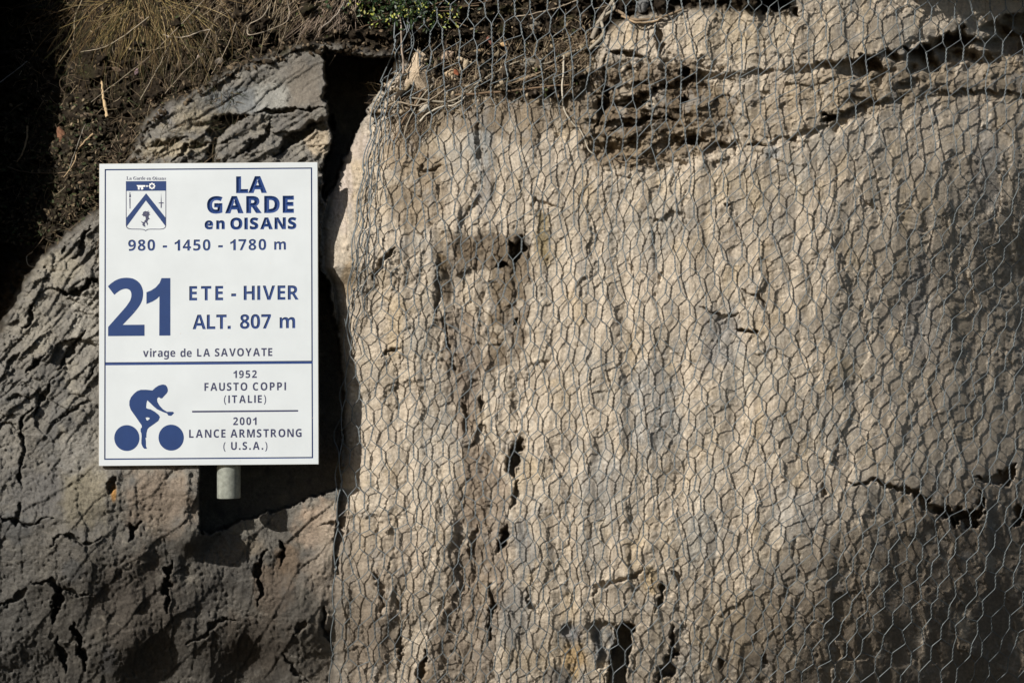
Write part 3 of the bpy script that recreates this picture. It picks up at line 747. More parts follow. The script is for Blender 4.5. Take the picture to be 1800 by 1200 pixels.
# the heavier wire along the open edge of the net
pts = []
for r in range(NR):
    x, y = PXn[0, r], PYn[0, r]
    if r % 2 == 0:
        for k in range(7):
            t = k / 6; a = math.pi + 1.2 * 2 * math.pi * t
            pts.append((x + 1.5 * math.cos(a), y + (2 * t - 1) * 9, -1.5 * math.sin(a)))
    else:
        pts.append((x - 4.5, y, -1.0))
p = np.array(pts); p = p[(p[:, 1] > -110) & (p[:, 1] < 1320)]
d = sample(net_d, p[:, 0], p[:, 1]) + p[:, 2] - 1
vv, ff = tube_np(smooth_path(P_np(p[:, 0], p[:, 1], d) - net_o, 5 * len(p)), 1.15 * S, 6)
o = link('edge_wire', mesh_np('edge_wire', vv, ff), M_WIRE, net)
tag(o, 'thicker bright wire twisted along the open left edge of the net')

# strands bunched where the edge of the net is folded back on itself
for j, (y0, y1, dx, am, s_) in enumerate([(120, 520, 7, 4, 1), (180, 620, 3, 5, 2), (-60, 330, 12, 6, 3), (40, 470, 17, 5, 4), (560, 900, -9, 4, 5), (230, 560, 24, 6, 6), (-80, 260, 32, 8, 7)]):
    yy = np.arange(y0, y1, 4.0); xx = np.interp(yy, NY, NX) + dx + am * noise(yy / 38, np.full(len(yy), s_ * 3.3), 240 + s_) + 3.5 * np.sin(yy / 12.2 + s_)
    dd = sample(net_d, xx, yy) - 2.5 - 2 * noise(yy / 30, np.full(len(yy), 1.7 * s_), 250)
    v = smooth_path(P_np(xx, yy, dd) - net_o, 2 * len(yy))
    vv, ff = tube_np(v, 0.9 * S, 5)
    link('wire', mesh_np('wire', vv, ff), M_WIRE, net)

# ------------------------------------------------------------------ the road sign
GLY = json.loads('''{"b":{"0":[391,[[195,-7,143,1,100,22,68,59,46,108,33,168,28,240,30,289,35,333,44,373,57,407,75,435,97,457,125,474,157,484,195,487,248,480,290,458,322,422,345,373,359,312,363,240,361,191,356,147,347,107,334,74,316,45,294,23,267,6,234,-3],[195,75,218,80,235,93,248,116,256,148,261,189,263,240,261,290,256,331,248,363,235,386,218,400,195,405,173,400,155,386,143,363,135,331,130,290,129,240,130,190,135,149,143,117,155,94,173,80]]],"2":[392,[[29,0,29,71,149,192,172,215,192,236,208,254,221,271,232,286,240,300,245,314,249,329,250,345,248,362,243,376,234,388,222,395,208,400,191,402,173,400,155,396,138,389,120,379,102,367,83,353,28,418,42,430,56,441,72,451,88,461,106,469,125,476,147,482,172,485,199,486,229,484,256,479,280,469,301,456,318,441,332,423,342,402,349,380,351,357,349,331,344,307,335,284,323,263,307,241,289,220,268,197,244,173,217,148,155,90,155,85,364,85,364,0]]],"3":[387,[[166,-7,116,-4,70,5,28,19,28,105,48,96,70,88,92,82,114,77,135,75,155,74,188,76,213,82,231,93,243,107,251,125,253,146,252,158,249,170,243,180,235,188,223,195,208,200,189,204,165,207,138,208,101,208,101,285,138,285,166,286,188,289,206,294,220,300,230,308,237,317,242,327,245,338,246,350,244,366,239,379,230,390,217,398,200,403,177,404,155,403,136,399,118,393,102,385,88,377,75,369,28,439,48,452,70,463,94,473,121,480,151,485,185,486,231,483,270,473,302,456,326,434,340,406,345,372,342,341,332,315,315,293,294,275,269,262,242,253,277,244,306,232,329,216,346,195,356,169,359,140,357,113,350,88,339,65,323,44,302,27,276,12,245,2,208,-5]]],"4":[418,[[233,0,233,99,28,99,28,170,239,480,332,480,332,178,390,178,390,99,332,99,332,0],[118,178,233,178,233,259,233,270,234,283,234,297,234,311,235,325,236,338,236,349,237,358,237,363,230,354,226,346,222,337,217,329,212,320,206,311]]],"5":[376,[[157,-7,132,-6,109,-4,86,0,65,5,45,12,28,19,28,107,46,99,66,91,88,85,111,80,132,77,153,76,181,78,204,84,222,94,236,109,244,128,246,152,236,192,203,216,150,224,137,224,124,223,111,221,98,218,87,216,78,214,37,235,55,480,315,480,315,394,144,394,135,300,143,301,151,303,160,304,170,305,182,306,196,306,225,304,251,299,274,289,296,277,314,260,328,240,339,217,346,191,348,161,343,112,327,71,300,38,263,13,215,-2]]],"6":[394,[[203,-7,171,-4,142,3,114,16,90,33,68,57,51,85,38,119,30,158,28,203,28,231,30,258,34,285,39,312,46,337,55,362,66,385,80,406,97,425,117,443,140,457,166,469,196,478,230,483,268,485,278,485,289,484,301,484,313,483,323,482,332,480,332,399,324,401,314,403,305,404,295,405,285,405,275,406,238,404,207,397,182,387,163,373,147,355,136,334,129,310,123,284,121,256,125,256,135,271,148,284,164,296,182,304,204,310,229,312,268,307,302,294,329,272,350,242,362,205,366,160,361,112,346,71,322,38,289,13,249,-2],[201,75,219,77,235,84,249,95,260,111,266,132,268,158,266,180,261,198,252,214,239,225,223,231,203,234,189,233,176,229,164,224,153,217,145,208,138,199,132,188,129,178,128,167,129,153,132,138,136,124,143,111,151,99,161,89,173,81,186,76]]],"7":[400,[[85,0,265,394,28,394,28,480,372,480,372,416,191,0]]],"8":[392,[[196,-7,146,-3,105,9,71,28,47,53,32,85,28,122,30,153,39,179,54,201,74,220,95,237,120,251,99,265,81,281,65,299,52,320,45,344,42,371,45,395,52,416,64,435,80,450,99,463,121,473,145,480,170,484,196,486,223,484,248,480,272,473,294,463,312,450,328,435,340,416,347,395,349,370,346,343,338,319,325,299,307,282,286,266,263,253,280,244,296,233,312,222,326,209,339,196,350,180,358,163,362,145,364,124,362,99,355,76,343,55,327,37,307,22,284,9,257,0,228,-5],[196,296,211,303,224,312,236,321,246,333,252,346,254,363,252,377,247,389,237,399,225,406,211,410,195,412,180,410,166,406,154,399,145,389,139,377,138,363,140,347,145,334,155,322,167,313,181,304],[195,68,218,70,237,75,251,84,262,96,268,110,270,127,269,139,265,149,259,159,251,168,243,176,233,184,222,191,211,198,200,204,191,209,172,198,155,187,141,175,130,161,124,145,122,128,124,111,130,97,140,85,154,75,173,70]]],"9":[395,[[127,-7,117,-7,106,-6,94,-6,82,-5,71,-4,62,-2,62,79,71,78,81,76,90,75,100,73,110,73,120,73,157,75,187,81,212,92,232,106,247,124,258,144,266,168,271,194,274,222,270,222,259,207,247,194,232,183,214,174,191,168,163,167,125,171,93,184,65,206,45,236,33,274,28,318,33,367,48,407,72,441,105,465,145,480,192,485,223,482,253,475,280,462,305,445,326,422,343,393,357,359,364,320,367,275,366,247,364,220,361,193,356,167,349,141,340,117,328,93,314,72,297,53,278,35,255,21,228,9,198,0,164,-5],[192,244,206,246,219,249,231,255,241,262,250,270,257,280,262,290,265,300,266,311,265,326,263,340,258,355,252,368,244,380,234,390,222,398,209,402,194,404,175,401,159,395,145,383,135,367,129,346,127,320,128,298,134,280,143,265,155,253,172,247]]],"A":[519,[[28,0,197,482,321,482,491,0,382,0,347,114,172,114,137,0],[198,199,323,199,287,311,285,319,282,329,279,340,275,352,272,363,268,375,265,387,262,398,260,407,257,397,254,386,251,374,247,361,243,348,240,336,237,325,234,317,232,311]]],"C":[421,[[244,-7,197,-3,157,7,122,24,92,47,69,76,51,110,38,149,30,192,28,239,31,286,40,328,54,367,74,402,100,431,130,455,166,472,207,483,253,486,277,485,301,482,324,477,348,470,371,462,393,453,360,370,342,378,324,386,306,392,288,397,271,401,253,402,217,397,187,382,164,358,146,325,136,285,133,238,136,191,145,152,161,120,184,97,215,83,253,78,273,79,292,81,312,85,332,90,353,96,375,103,375,18,354,10,333,4,313,-1,291,-4,268,-6]]],"D":[454,[[28,0,28,480,179,480,227,477,270,468,310,453,344,432,372,406,395,374,412,336,423,293,426,244,418,170,395,109,357,61,305,27,241,7,164,0],[130,84,174,84,255,101,304,154,321,242,317,290,305,329,286,359,259,380,225,392,184,396,130,396]]],"E":[332,[[28,0,28,480,304,480,304,396,130,396,130,291,292,291,292,208,130,208,130,84,304,84,304,0]]],"F":[331,[[28,0,28,480,303,480,303,396,129,396,129,273,291,273,291,189,129,189,129,0]]],"G":[450,[[251,-7,185,0,130,21,86,56,54,105,34,166,28,240,31,288,41,332,57,371,80,405,108,433,142,456,182,473,227,483,278,486,304,485,329,483,354,478,378,472,400,465,421,457,387,375,372,383,355,389,337,394,318,398,298,401,278,402,250,399,224,393,201,381,181,366,164,347,151,325,141,299,135,270,133,238,134,208,138,181,145,155,156,133,169,114,186,98,206,87,230,80,258,78,271,78,283,79,294,80,304,81,313,83,322,85,322,185,231,185,231,269,422,269,422,21,396,13,370,6,343,1,315,-3,284,-6]]],"H":[449,[[28,0,28,480,130,480,130,291,320,291,320,480,421,480,421,0,320,0,320,207,130,207,130,0]]],"L":[353,[[28,0,28,480,130,480,130,84,325,84,325,0]]],"M":[569,[[28,0,28,480,167,480,280,113,403,480,541,480,541,0,446,0,446,227,446,243,447,260,447,279,448,299,449,317,449,335,450,352,450,365,451,375,325,0,231,0,116,376,114,366,115,352,116,336,117,317,117,298,118,278,119,259,119,240,119,223,119,0]]],"N":[482,[[28,0,28,480,157,480,365,120,366,143,365,165,364,187,363,209,362,231,362,253,362,480,454,480,454,0,325,0,116,363,115,340,116,317,117,294,118,271,119,248,119,226,119,0]]],"O":[513,[[256,-7,207,-3,165,7,128,24,97,48,72,76,52,111,39,150,31,193,28,241,31,289,39,332,52,371,72,405,97,433,128,456,165,473,208,484,257,487,306,484,349,473,385,456,416,433,441,405,460,370,474,331,482,288,485,240,482,193,474,150,460,110,441,76,416,47,385,24,349,7,306,-3],[256,79,296,83,327,98,350,122,365,154,375,194,378,240,375,287,365,327,350,359,327,383,296,398,257,402,218,398,187,383,164,359,148,327,138,287,135,240,138,194,148,154,164,122,187,98,218,83]]],"P":[388,[[28,0,28,480,182,480,238,475,283,462,317,440,341,410,355,373,360,330,358,303,352,276,342,252,328,229,308,209,284,193,254,180,217,173,174,171,130,171,130,0],[130,254,163,254,190,256,213,261,232,271,246,285,254,303,257,326,248,365,221,388,176,396,130,396]]],"R":[439,[[28,0,28,480,168,480,228,476,276,464,313,444,339,416,354,380,360,336,358,315,354,296,347,278,338,263,327,249,314,237,300,226,286,217,270,209,411,0,298,0,184,184,130,184,130,0],[130,267,163,267,193,268,217,274,235,283,247,296,254,313,257,333,254,354,246,370,234,382,215,390,191,395,161,396,130,396]]],"S":[368,[[164,-7,115,-4,70,6,28,22,28,117,51,107,75,98,99,90,123,83,147,79,172,77,194,79,212,84,225,92,234,102,239,114,241,128,238,145,229,160,214,172,195,183,172,195,147,207,136,212,124,218,111,225,98,233,86,243,74,253,63,265,53,279,45,293,38,310,35,329,33,350,38,390,53,423,77,450,110,470,149,482,196,486,220,485,244,482,267,478,290,471,314,463,338,453,305,373,284,382,264,389,246,394,229,398,211,401,192,402,175,400,160,396,148,388,140,378,134,367,133,353,135,337,143,324,155,313,173,302,196,290,223,277,247,265,268,253,286,241,302,227,315,212,326,196,334,178,339,157,340,133,335,93,320,59,294,31,259,10,216,-2]]],"T":[418,[[159,0,159,395,28,395,28,480,390,480,390,395,260,395,260,0]]],"U":[450,[[223,-7,164,-1,116,15,78,42,50,78,34,121,28,171,28,480,129,480,129,186,132,151,140,123,154,103,172,89,196,81,226,79,256,81,280,90,298,105,310,126,318,153,320,187,320,480,422,480,422,169,419,137,412,107,400,80,383,55,361,34,334,16,302,4,265,-4]]],"V":[493,[[191,0,28,480,131,480,221,194,223,188,225,179,228,167,232,153,235,140,239,125,242,111,245,99,246,89,248,99,250,111,253,125,257,140,260,153,264,167,267,179,269,188,271,194,362,480,465,480,301,0]]],"Y":[475,[[187,0,187,183,28,480,138,480,238,282,338,480,447,480,288,187,288,0]]],"a":[383,[[142,-7,111,-4,84,6,60,22,43,44,32,73,28,109,33,145,46,174,69,196,101,212,142,222,192,226,256,228,256,244,254,262,249,276,241,287,229,294,215,299,199,300,181,299,164,297,146,292,129,287,112,281,95,273,62,341,83,351,105,359,128,365,152,370,177,373,203,374,248,371,286,360,316,342,338,317,351,285,355,244,355,0,285,0,266,50,247,32,231,17,214,7,194,-1,170,-5],[179,66,200,69,218,75,234,86,246,100,253,118,256,140,256,170,217,169,188,166,166,160,150,151,139,139,133,125,131,109,132,95,137,84,144,76,154,71,166,68]]],"d":[399,[[167,-7,128,-1,95,15,67,41,45,78,33,125,28,183,33,240,46,288,67,325,96,352,130,368,169,373,194,372,216,367,234,358,250,347,264,334,275,320,277,328,275,338,273,351,272,365,271,379,271,393,271,510,371,510,371,0,294,0,275,48,271,48,260,33,246,20,231,9,213,0,191,-5],[201,73,226,76,246,84,260,98,269,117,275,141,277,171,277,182,276,215,270,242,261,264,247,280,227,289,200,292,180,289,163,279,148,264,138,242,132,214,130,181,132,148,138,121,148,100,163,85,180,76]]],"e":[394,[[216,-7,181,-4,149,2,119,14,93,30,71,50,52,76,39,106,31,141,28,181,31,221,38,257,50,288,67,314,87,335,111,352,138,364,168,371,201,373,249,369,289,354,322,330,346,297,361,256,366,207,366,158,130,158,133,132,141,110,155,92,173,79,195,71,221,68,244,69,265,71,285,75,305,80,325,88,345,97,345,19,327,11,308,5,288,0,267,-4,243,-6],[132,225,272,225,270,246,264,265,255,280,241,293,224,300,202,302,184,300,168,294,154,283,143,269,136,249]]],"g":[399,[[187,-161,162,-161,138,-159,115,-156,93,-153,72,-147,50,-140,50,-60,96,-75,144,-85,193,-88,236,-79,262,-51,271,-5,271,3,271,10,271,18,272,26,272,34,273,41,273,48,257,30,242,16,226,6,207,-1,188,-5,167,-7,126,-1,92,16,65,43,44,81,32,127,28,183,32,238,45,285,66,323,94,351,129,368,169,373,211,367,247,350,275,320,286,367,371,367,371,-1,366,-49,350,-89,324,-120,289,-143,243,-157],[202,72,225,74,244,82,259,94,269,112,275,137,277,170,277,182,275,218,269,246,259,267,245,281,225,289,201,292,162,280,138,243,130,181,138,121,162,84]]],"i":[165,[[83,412,68,414,55,417,44,423,35,432,30,445,28,461,30,478,35,491,44,500,55,506,68,509,83,510,97,509,110,506,121,500,130,491,135,478,137,461,135,445,130,432,121,423,110,417,97,414],[32,0,32,367,132,367,132,0]]],"m":[613,[[28,0,28,367,105,367,118,320,124,320,136,337,152,350,170,361,189,368,210,372,231,373,256,372,279,368,299,360,316,350,331,336,342,320,351,320,363,337,379,350,397,361,418,368,438,372,459,373,497,370,529,359,553,342,571,316,582,282,585,239,585,0,485,0,485,214,479,258,461,285,430,293,406,290,387,281,374,265,364,244,359,217,357,184,357,0,257,0,257,214,251,258,232,285,202,293,177,290,158,280,144,262,135,238,130,209,128,173,128,0]]],"n":[395,[[28,0,28,367,105,367,118,320,124,320,137,337,153,350,172,361,193,368,214,372,237,373,273,370,305,359,331,342,351,316,363,282,367,239,367,0,267,0,267,214,265,238,261,258,253,274,241,285,226,291,208,293,180,290,160,280,145,262,136,238,130,209,128,173,128,0]]],"o":[411,[[205,-7,172,-4,142,3,114,15,89,32,68,54,51,80,38,111,31,145,28,184,34,240,49,287,76,324,112,352,155,368,207,373,240,371,270,364,298,351,323,334,344,313,361,287,373,257,381,223,383,184,378,128,362,81,335,43,300,15,256,-1],[206,74,230,77,249,86,264,102,274,123,279,151,281,184,279,217,274,244,264,266,249,281,230,290,206,293,182,290,162,281,148,266,138,244,132,217,130,184,132,151,138,123,148,102,162,86,182,77]]],"r":[295,[[28,0,28,367,104,367,119,305,124,305,136,323,151,339,168,353,188,364,210,371,233,373,238,373,244,373,251,373,257,372,262,372,267,371,259,277,256,278,251,278,246,279,240,280,235,280,230,280,213,279,197,276,181,271,166,264,154,254,143,242,135,227,130,208,128,187,128,0]]],"s":[334,[[150,-7,125,-6,104,-4,84,-2,66,2,47,8,29,15,29,97,49,89,70,82,93,75,115,70,135,67,153,66,171,67,185,70,195,75,202,82,206,89,208,98,207,104,205,110,202,115,198,120,191,126,181,132,167,138,150,147,128,156,107,166,88,175,72,185,58,195,47,207,39,220,33,235,29,252,28,271,33,303,46,328,68,348,97,362,132,371,173,373,196,373,217,370,238,367,259,361,281,354,302,345,272,273,254,280,237,286,221,292,205,296,188,299,172,300,147,297,133,289,128,275,128,270,130,264,133,260,138,255,146,250,155,244,168,238,184,231,204,223,224,214,242,206,259,196,273,187,284,175,294,162,301,147,305,129,306,109,302,75,289,46,267,23,236,7,197,-3]]],"v":[438,[[168,0,28,367,133,367,203,158,207,145,210,132,213,119,215,106,217,94,217,83,223,107,228,132,235,158,305,367,410,367,270,0]]],"(":[210,[[127,-106,96,-65,71,-20,52,28,38,79,31,131,28,184,31,238,38,291,52,342,71,391,96,437,127,480,182,480,154,436,130,390,111,340,98,289,90,238,88,185,90,133,98,82,111,32,130,-17,153,-63,182,-106]]],")":[211,[[29,-106,57,-63,81,-17,99,32,112,82,120,133,123,185,120,238,112,289,99,340,81,390,57,436,28,480,84,480,115,437,140,391,159,342,172,291,180,238,183,184,180,131,172,79,159,28,140,-20,115,-65,84,-106]]],"I":[162,[[28,0,134,0,134,480,28,480]]],".":[162,[[28,0,134,0,134,100,28,100]]],"-":[236,[[28,140,208,140,208,228,28,228]]],"1":[326,[[178,0,284,0,284,480,200,480,180,440,138,402,88,376,42,362,42,272,98,290,146,314,178,338]]]},"s":{"L":[426,[[15,0,15,17,62,32,75,81,75,379,62,425,16,439,16,455,250,455,250,439,208,434,188,416,182,379,182,83,185,47,200,31,234,28,315,40,370,80,409,154,427,154,402,0]]],"a":[344,[[255,-10,200,35,95,-9,40,11,20,63,63,136,199,190,199,241,187,282,148,296,104,274,113,257,123,231,110,202,77,191,45,203,33,236,49,278,95,308,162,318,263,292,293,210,293,62,295,40,304,34,320,42,329,28],[151,34,174,41,199,63,199,169,118,84]]],"G":[508,[[268,-10,141,19,57,103,28,229,57,352,139,435,257,465,369,441,388,436,406,443,419,465,437,465,437,308,420,308,382,379,329,426,267,443,146,228,180,67,275,13,328,27,343,71,343,128,329,170,275,182,275,198,500,198,500,182,457,171,446,128,446,29]]],"r":[287,[[18,0,18,16,45,26,52,56,52,252,46,285,20,293,21,310,146,310,146,252,187,301,233,318,275,304,289,266,278,234,248,222,222,231,207,250,189,260,162,241,149,192,149,56,159,25,197,16,197,0]]],"d":[370,[[140,-10,78,10,35,66,19,147,36,237,81,297,146,318,223,280,223,401,212,430,176,439,176,455,319,455,319,75,325,41,353,28,353,11,223,-10,223,39],[171,28,202,41,223,76,223,242,206,270,174,281,130,250,118,153,130,58]]],"e":[301,[[154,-10,85,10,37,69,19,157,38,240,87,298,157,318,249,280,283,173,283,166,117,166,199,42,270,86,285,73],[116,192,201,192,201,215,193,277,161,297,116,203]]],"n":[381,[[18,0,18,16,45,26,52,56,52,253,46,284,19,294,19,310,148,310,148,267,243,318,330,212,330,56,337,26,363,16,363,0,202,0,202,16,207,16,235,56,235,217,229,258,203,271,148,235,148,56,154,26,180,16,180,0]]],"O":[525,[[261,-11,169,7,94,58,45,134,28,228,45,321,95,397,170,448,265,466,357,448,431,399,481,323,498,228,481,134,430,58,355,7],[265,12,379,228,348,389,260,443,145,228,177,67]]],"i":[198,[[101,362,65,376,50,412,65,449,101,463,137,449,151,412,136,376],[18,0,18,16,45,26,52,56,52,252,47,285,20,293,21,310,148,310,148,56,154,26,180,16,180,0]]],"s":[288,[[151,-10,87,6,73,9,51,-9,36,-9,36,105,53,105,87,39,140,15,179,27,192,58,156,105,107,130,54,169,37,220,65,291,141,319,166,316,199,308,206,306,213,305,230,319,244,319,244,222,228,222,196,277,149,296,116,286,105,259,115,232,146,212,191,189,241,151,257,95,228,18]]]}}''')
sign = empty('village_sign')
U0, V0, D0 = 222.0, 590.0, 28.0
ROLL = math.radians(0.45)
tl = P(174.5, 288.0, 0)
cr, sr = math.cos(ROLL), math.sin(ROLL)
def sl(u, v, d):       # sign coordinates (right, down, back; pixel units) -> local metres
    return (((u - U0)) * S, (d - D0) * S, -(v - V0) * S)
# root so that local TL corner lands on tl
lx, ly, lz = sl(0, 0, 0)
sign.location = (tl.x - (cr * lx - sr * lz), -ly, tl.z - (sr * lx + cr * lz))
sign.rotation_euler = (0, -ROLL, 0)
tag(sign, 'white village sign with blue lettering, bend number 21 and cyclist, on grey pipe', 'road sign')
SW, SH = 385.6, 532.0
def uv(x, y):
    xl = 174.5 - 4.0 * (y - 288) / 532.0; yt = 288.3 - 5.3 * (x - 174) / 385.0
    w = 385.0 + 2.0 * (y - 288) / 532.0; h = 531.2 + 2.8 * (x - 174) / 385.0
    return ((x - xl) / w * SW, (y - yt) / h * SH)
def c1(x, y): return uv(160 + x / 4.2854, 270 + y / 4.2854)
def c2(x, y): return uv(160 + x / 4.2854, 550 + y / 4.2854)

def area(l): return 0.5 * sum(l[i][0] * l[(i + 1) % len(l)][1] - l[(i + 1) % len(l)][0] * l[i][1] for i in range(len(l)))
def inside(p, l):
    c = False; n = len(l)
    for i in range(n):
        a, b = l[i], l[(i + 1) % n]
        if (a[1] > p[1]) != (b[1] > p[1]) and p[0] < (b[0] - a[0]) * (p[1] - a[1]) / (b[1] - a[1]) + a[0]: c = not c
    return c
def orient(loops):
    out = []
    for i, l in enumerate(loops):
        hole = sum(inside(l[0], m) for j, m in enumerate(loops) if j != i) % 2 == 1
        a = area(l)
        if (a > 0) == hole: l = l[::-1]
        out.append(l)
    return out
def inset(l, b):
    n = len(l); out = []
    for i in range(n):
        p0, p1, p2 = l[i - 1], l[i], l[(i + 1) % n]
        e1 = (p1[0] - p0[0], p1[1] - p0[1]); e2 = (p2[0] - p1[0], p2[1] - p1[1])
        L1 = math.hypot(*e1) + 1e-9; L2 = math.hypot(*e2) + 1e-9
        n1 = (-e1[1] / L1, e1[0] / L1); n2 = (-e2[1] / L2, e2[0] / L2)
        m = (n1[0] + n2[0], n1[1] + n2[1]); q = m[0] * n1[0] + m[1] * n1[1]
        q = max(q, 0.45)
        out.append((p1[0] + m[0] * b / q, p1[1] + m[1] * b / q))
    return out
def run(text, style, a, b, ytop_v, base_v, sx=1.0, ref=None, fit=False):
    """letter outlines between u=a and u=b, from the top of the capitals to the baseline"""
    g = GLY['s' if style == 's' else 'b']
    grow = {'h': 21.0, 'n': 5.0, 'b': 3.0}.get(style, 0.0)
    capH = (480.0 if style != 's' else 455.0) + 2 * grow
    if ref == 'x': capH = 373.0 + 2 * grow
    sc = (base_v - ytop_v) / capH
    if fit:
        q = [x for l in g[text][1] for x in l[0::2]]
        sx = ((b - a) / sc - 2 * grow) / (max(q) - min(q))
    pens = []; pen = 0.0; xs = []
    for ch in text:
        if ch == ' ': pens.append((ch, pen)); pen += 170 * sx; continue
        pens.append((ch, pen)); pen += g[ch][0] * sx
    lo = min(q[0::2][k] * sx + p_ for ch, p_ in pens[:1] for q in g[ch][1] for k in range(len(q) // 2))
    last, lp = pens[-1]
    hi = max(max(q[0::2]) * sx for q in g[last][1]) + lp
    track = ((b - a) / sc - 2 * grow - (hi - lo)) / max(1, len(pens) - 1)
    glyphs = []
    for k, (ch, p_) in enumerate(pens):
        if ch == ' ': continue
        ls = []
        for q in g[ch][1]:
            ls.append([(a + (q[i] * sx + p_ - lo + track * k + grow) * sc, base_v - (q[i + 1] + grow) * sc) for i in range(0, len(q), 2)])
        ls = orient(ls)
        if grow: ls = [inset(l, -grow * sc) for l in ls]
        glyphs.append(ls)
    return glyphs
def fill(mb, loops, d, flip=False):
    """triangulate the region inside an odd number of the loops"""
    vs = []; es = []
    for l in loops:
        b0 = len(vs); vs += [Vector((p[0], p[1])) for p in l]
        es += [(b0 + i, b0 + (i + 1) % len(l)) for i in range(len(l))]
    rv, re_, rf, _, _, _ = delaunay_2d_cdt(vs, es, [], 0, 1e-4)
    rv = np.array([(q.x, q.y) for q in rv]); rf = np.array([q for q in rf if len(q) == 3])
    cen = rv[rf].mean(axis=1); odd = np.zeros(len(rf), dtype=bool)
    for l in loops:
        la = np.array(l); lb = np.roll(la, -1, axis=0)
        c = (la[None, :, 1] > cen[:, 1:2]) != (lb[None, :, 1] > cen[:, 1:2])
        dy_ = lb[:, 1] - la[:, 1]; dy_ = np.where(np.abs(dy_) < 1e-12, 1e-12, dy_)
        xi = (lb[:, 0] - la[:, 0]) * (cen[:, 1:2] - la[:, 1]) / dy_ + la[:, 0]
        odd ^= (np.sum(c & (cen[:, 0:1] < xi), axis=1) % 2).astype(bool)
    out = []
    for t in rf[odd]:
        a, b, c = rv[t[0]], rv[t[1]], rv[t[2]]
        cr_ = (b[0] - a[0]) * (c[1] - a[1]) - (b[1] - a[1]) * (c[0] - a[0])
        # down is +v, so clockwise here faces the road
        out.append(tuple(int(k) for k in (t if cr_ < 0 else (t[0], t[2], t[1]))))
    mb.add([sl(p[0], p[1], d) for p in rv], out)
def groove(mb, loops, b, depth):
    """V-cut following oriented loops"""
    ins = []
    for l in loops:
        q = inset(l, b); n = len(l); ins.append(q)
        v = [sl(p[0], p[1], 0) for p in l] + [sl(p[0], p[1], depth) for p in q]
        mb.add(v, [(i, i + n, (i + 1) % n + n, (i + 1) % n) for i in range(n)])
    fill(mb, ins, depth)
holes = []
def engraved(label, glyphs, b, depth, mat):
    root = empty('lettering'); root.parent = sign; root['label'] = label
    for g in glyphs:
        mb = MB(); holes.extend(g); groove(mb, g, b, depth)
        mb.build('letter', mat, root, smooth=False)
def printed(label, glyphs, mat, name='lettering', d=-0.14, parent=None):
    if name == 'lettering' and len(glyphs) < 17:
        root = empty('lettering'); root.parent = sign; root['label'] = label
        for g in glyphs:
            mb = MB(); fill(mb, g, d); mb.build('letter', mat, root, smooth=False)
        return root
    mb = MB()
    for g in glyphs: fill(mb, g, d)
    o = mb.build(name, mat, parent or sign, smooth=False)
    if label: o['label'] = label
    return o
def L1(t, st, x0, x1, yt, yb, sx=1.0, ref=None, f=c1, fit=False):
    a = f(x0, (yt + yb) / 2); b = f(x1, (yt + yb) / 2); tt = f((x0 + x1) / 2, yt); bb = f((x0 + x1) / 2, yb)
    return run(t, st, a[0], b[0], tt[1], bb[1], sx, ref, fit)
engraved('blue V-cut capitals LA', L1('LA', 'h', 1095, 1326, 167, 295, 1.12), 4.0, 2.9, M_GROOVE)
engraved('blue V-cut capitals GARDE', L1('GARDE', 'h', 874, 1531, 317, 448, 1.08), 4.0, 2.9, M_GROOVE)
engraved('blue V-cut letters en OISANS', L1('en', 'h', 855, 1008, 503, 571, 1.05, 'x') + L1('OISANS', 'h', 1049, 1549, 480, 570, 1.08), 2.9, 2.2, M_GROOVE)
engraved('navy engraved altitudes 980 - 1450 - 1780 m', L1('980', 'b', 277, 481, 652, 735) + L1('-', 'b', 538, 571, 652, 735, 1, fit=True) + L1('1450', 'b', 628, 899, 650, 733) +
         L1('-', 'b', 957, 992, 649, 732, 1, fit=True) + L1('1780', 'b', 1048, 1320, 645, 728) + L1('m', 'b', 1380, 1474, 643, 724, .95), 1.15, 1.1, M_GROOVE)
engraved('navy engraved words ETE - HIVER', L1('ETE', 'b', 736, 992, 1001, 1109, .95) + L1('-', 'b', 1053, 1090, 1001, 1109, 1, fit=True) + L1('HIVER', 'b', 1147, 1562, 996, 1104, .95), 1.5, 1.3, M_GROOVE)
engraved('navy engraved words ALT. 807 m', L1('ALT.', 'b', 760, 1048, 17, 126, .95, None, c2) + L1('807', 'b', 1118, 1352, 14, 122, .95, None, c2) + L1('m', 'b', 1417, 1522, 11, 118, .95, None, c2), 1.5, 1.3, M_GROOVE)
printed('large solid blue number 21', L1('2', 'n', 122, 398, 945, 1379, 1.0, fit=True) + L1('1', 'n', 412, 593, 942, 1376, 1.0, fit=True), M_BLUE)
for lab, segs in [
    ('navy words virage de LA SAVOYATE', [('virage', 384, 628, 276, 336), ('de', 666, 752, 276, 336), ('LA', 792, 890, 274, 333), ('SAVOYATE', 926, 1360, 270, 330)]),
    ('navy year 1952', [('1952', 1066, 1242, 437, 494)]), ('navy words FAUSTO COPPI', [('FAUSTO', 846, 1170, 530, 590), ('COPPI', 1211, 1462, 527, 587)]),
    ('navy word (ITALIE)', [('(ITALIE)', 993, 1311, 624, 682)]), ('navy year 2001', [('2001', 1061, 1238, 790, 848)]),
    ('navy words LANCE ARMSTRONG', [('LANCE', 728, 1003, 882, 943), ('ARMSTRONG', 1040, 1577, 879, 940)]),
    ('navy word ( U.S.A.)', [('(', 986, 1002, 977, 1035), ('U.S.A.', 1044, 1287, 975, 1034), (')', 1301, 1319, 975, 1033)])]:
    gl = []
    for t, x0, x1, yt, yb in segs: gl += L1(t, 'b', x0, x1, yt, yb, 0.9, None, c2)
    printed(lab, gl, M_INK)
def rect(u0, v0, u1, v1): return [(u0, v0), (u1, v0), (u1, v1), (u0, v1)]
def quadf(f, pts): return [f(*p) for p in pts]
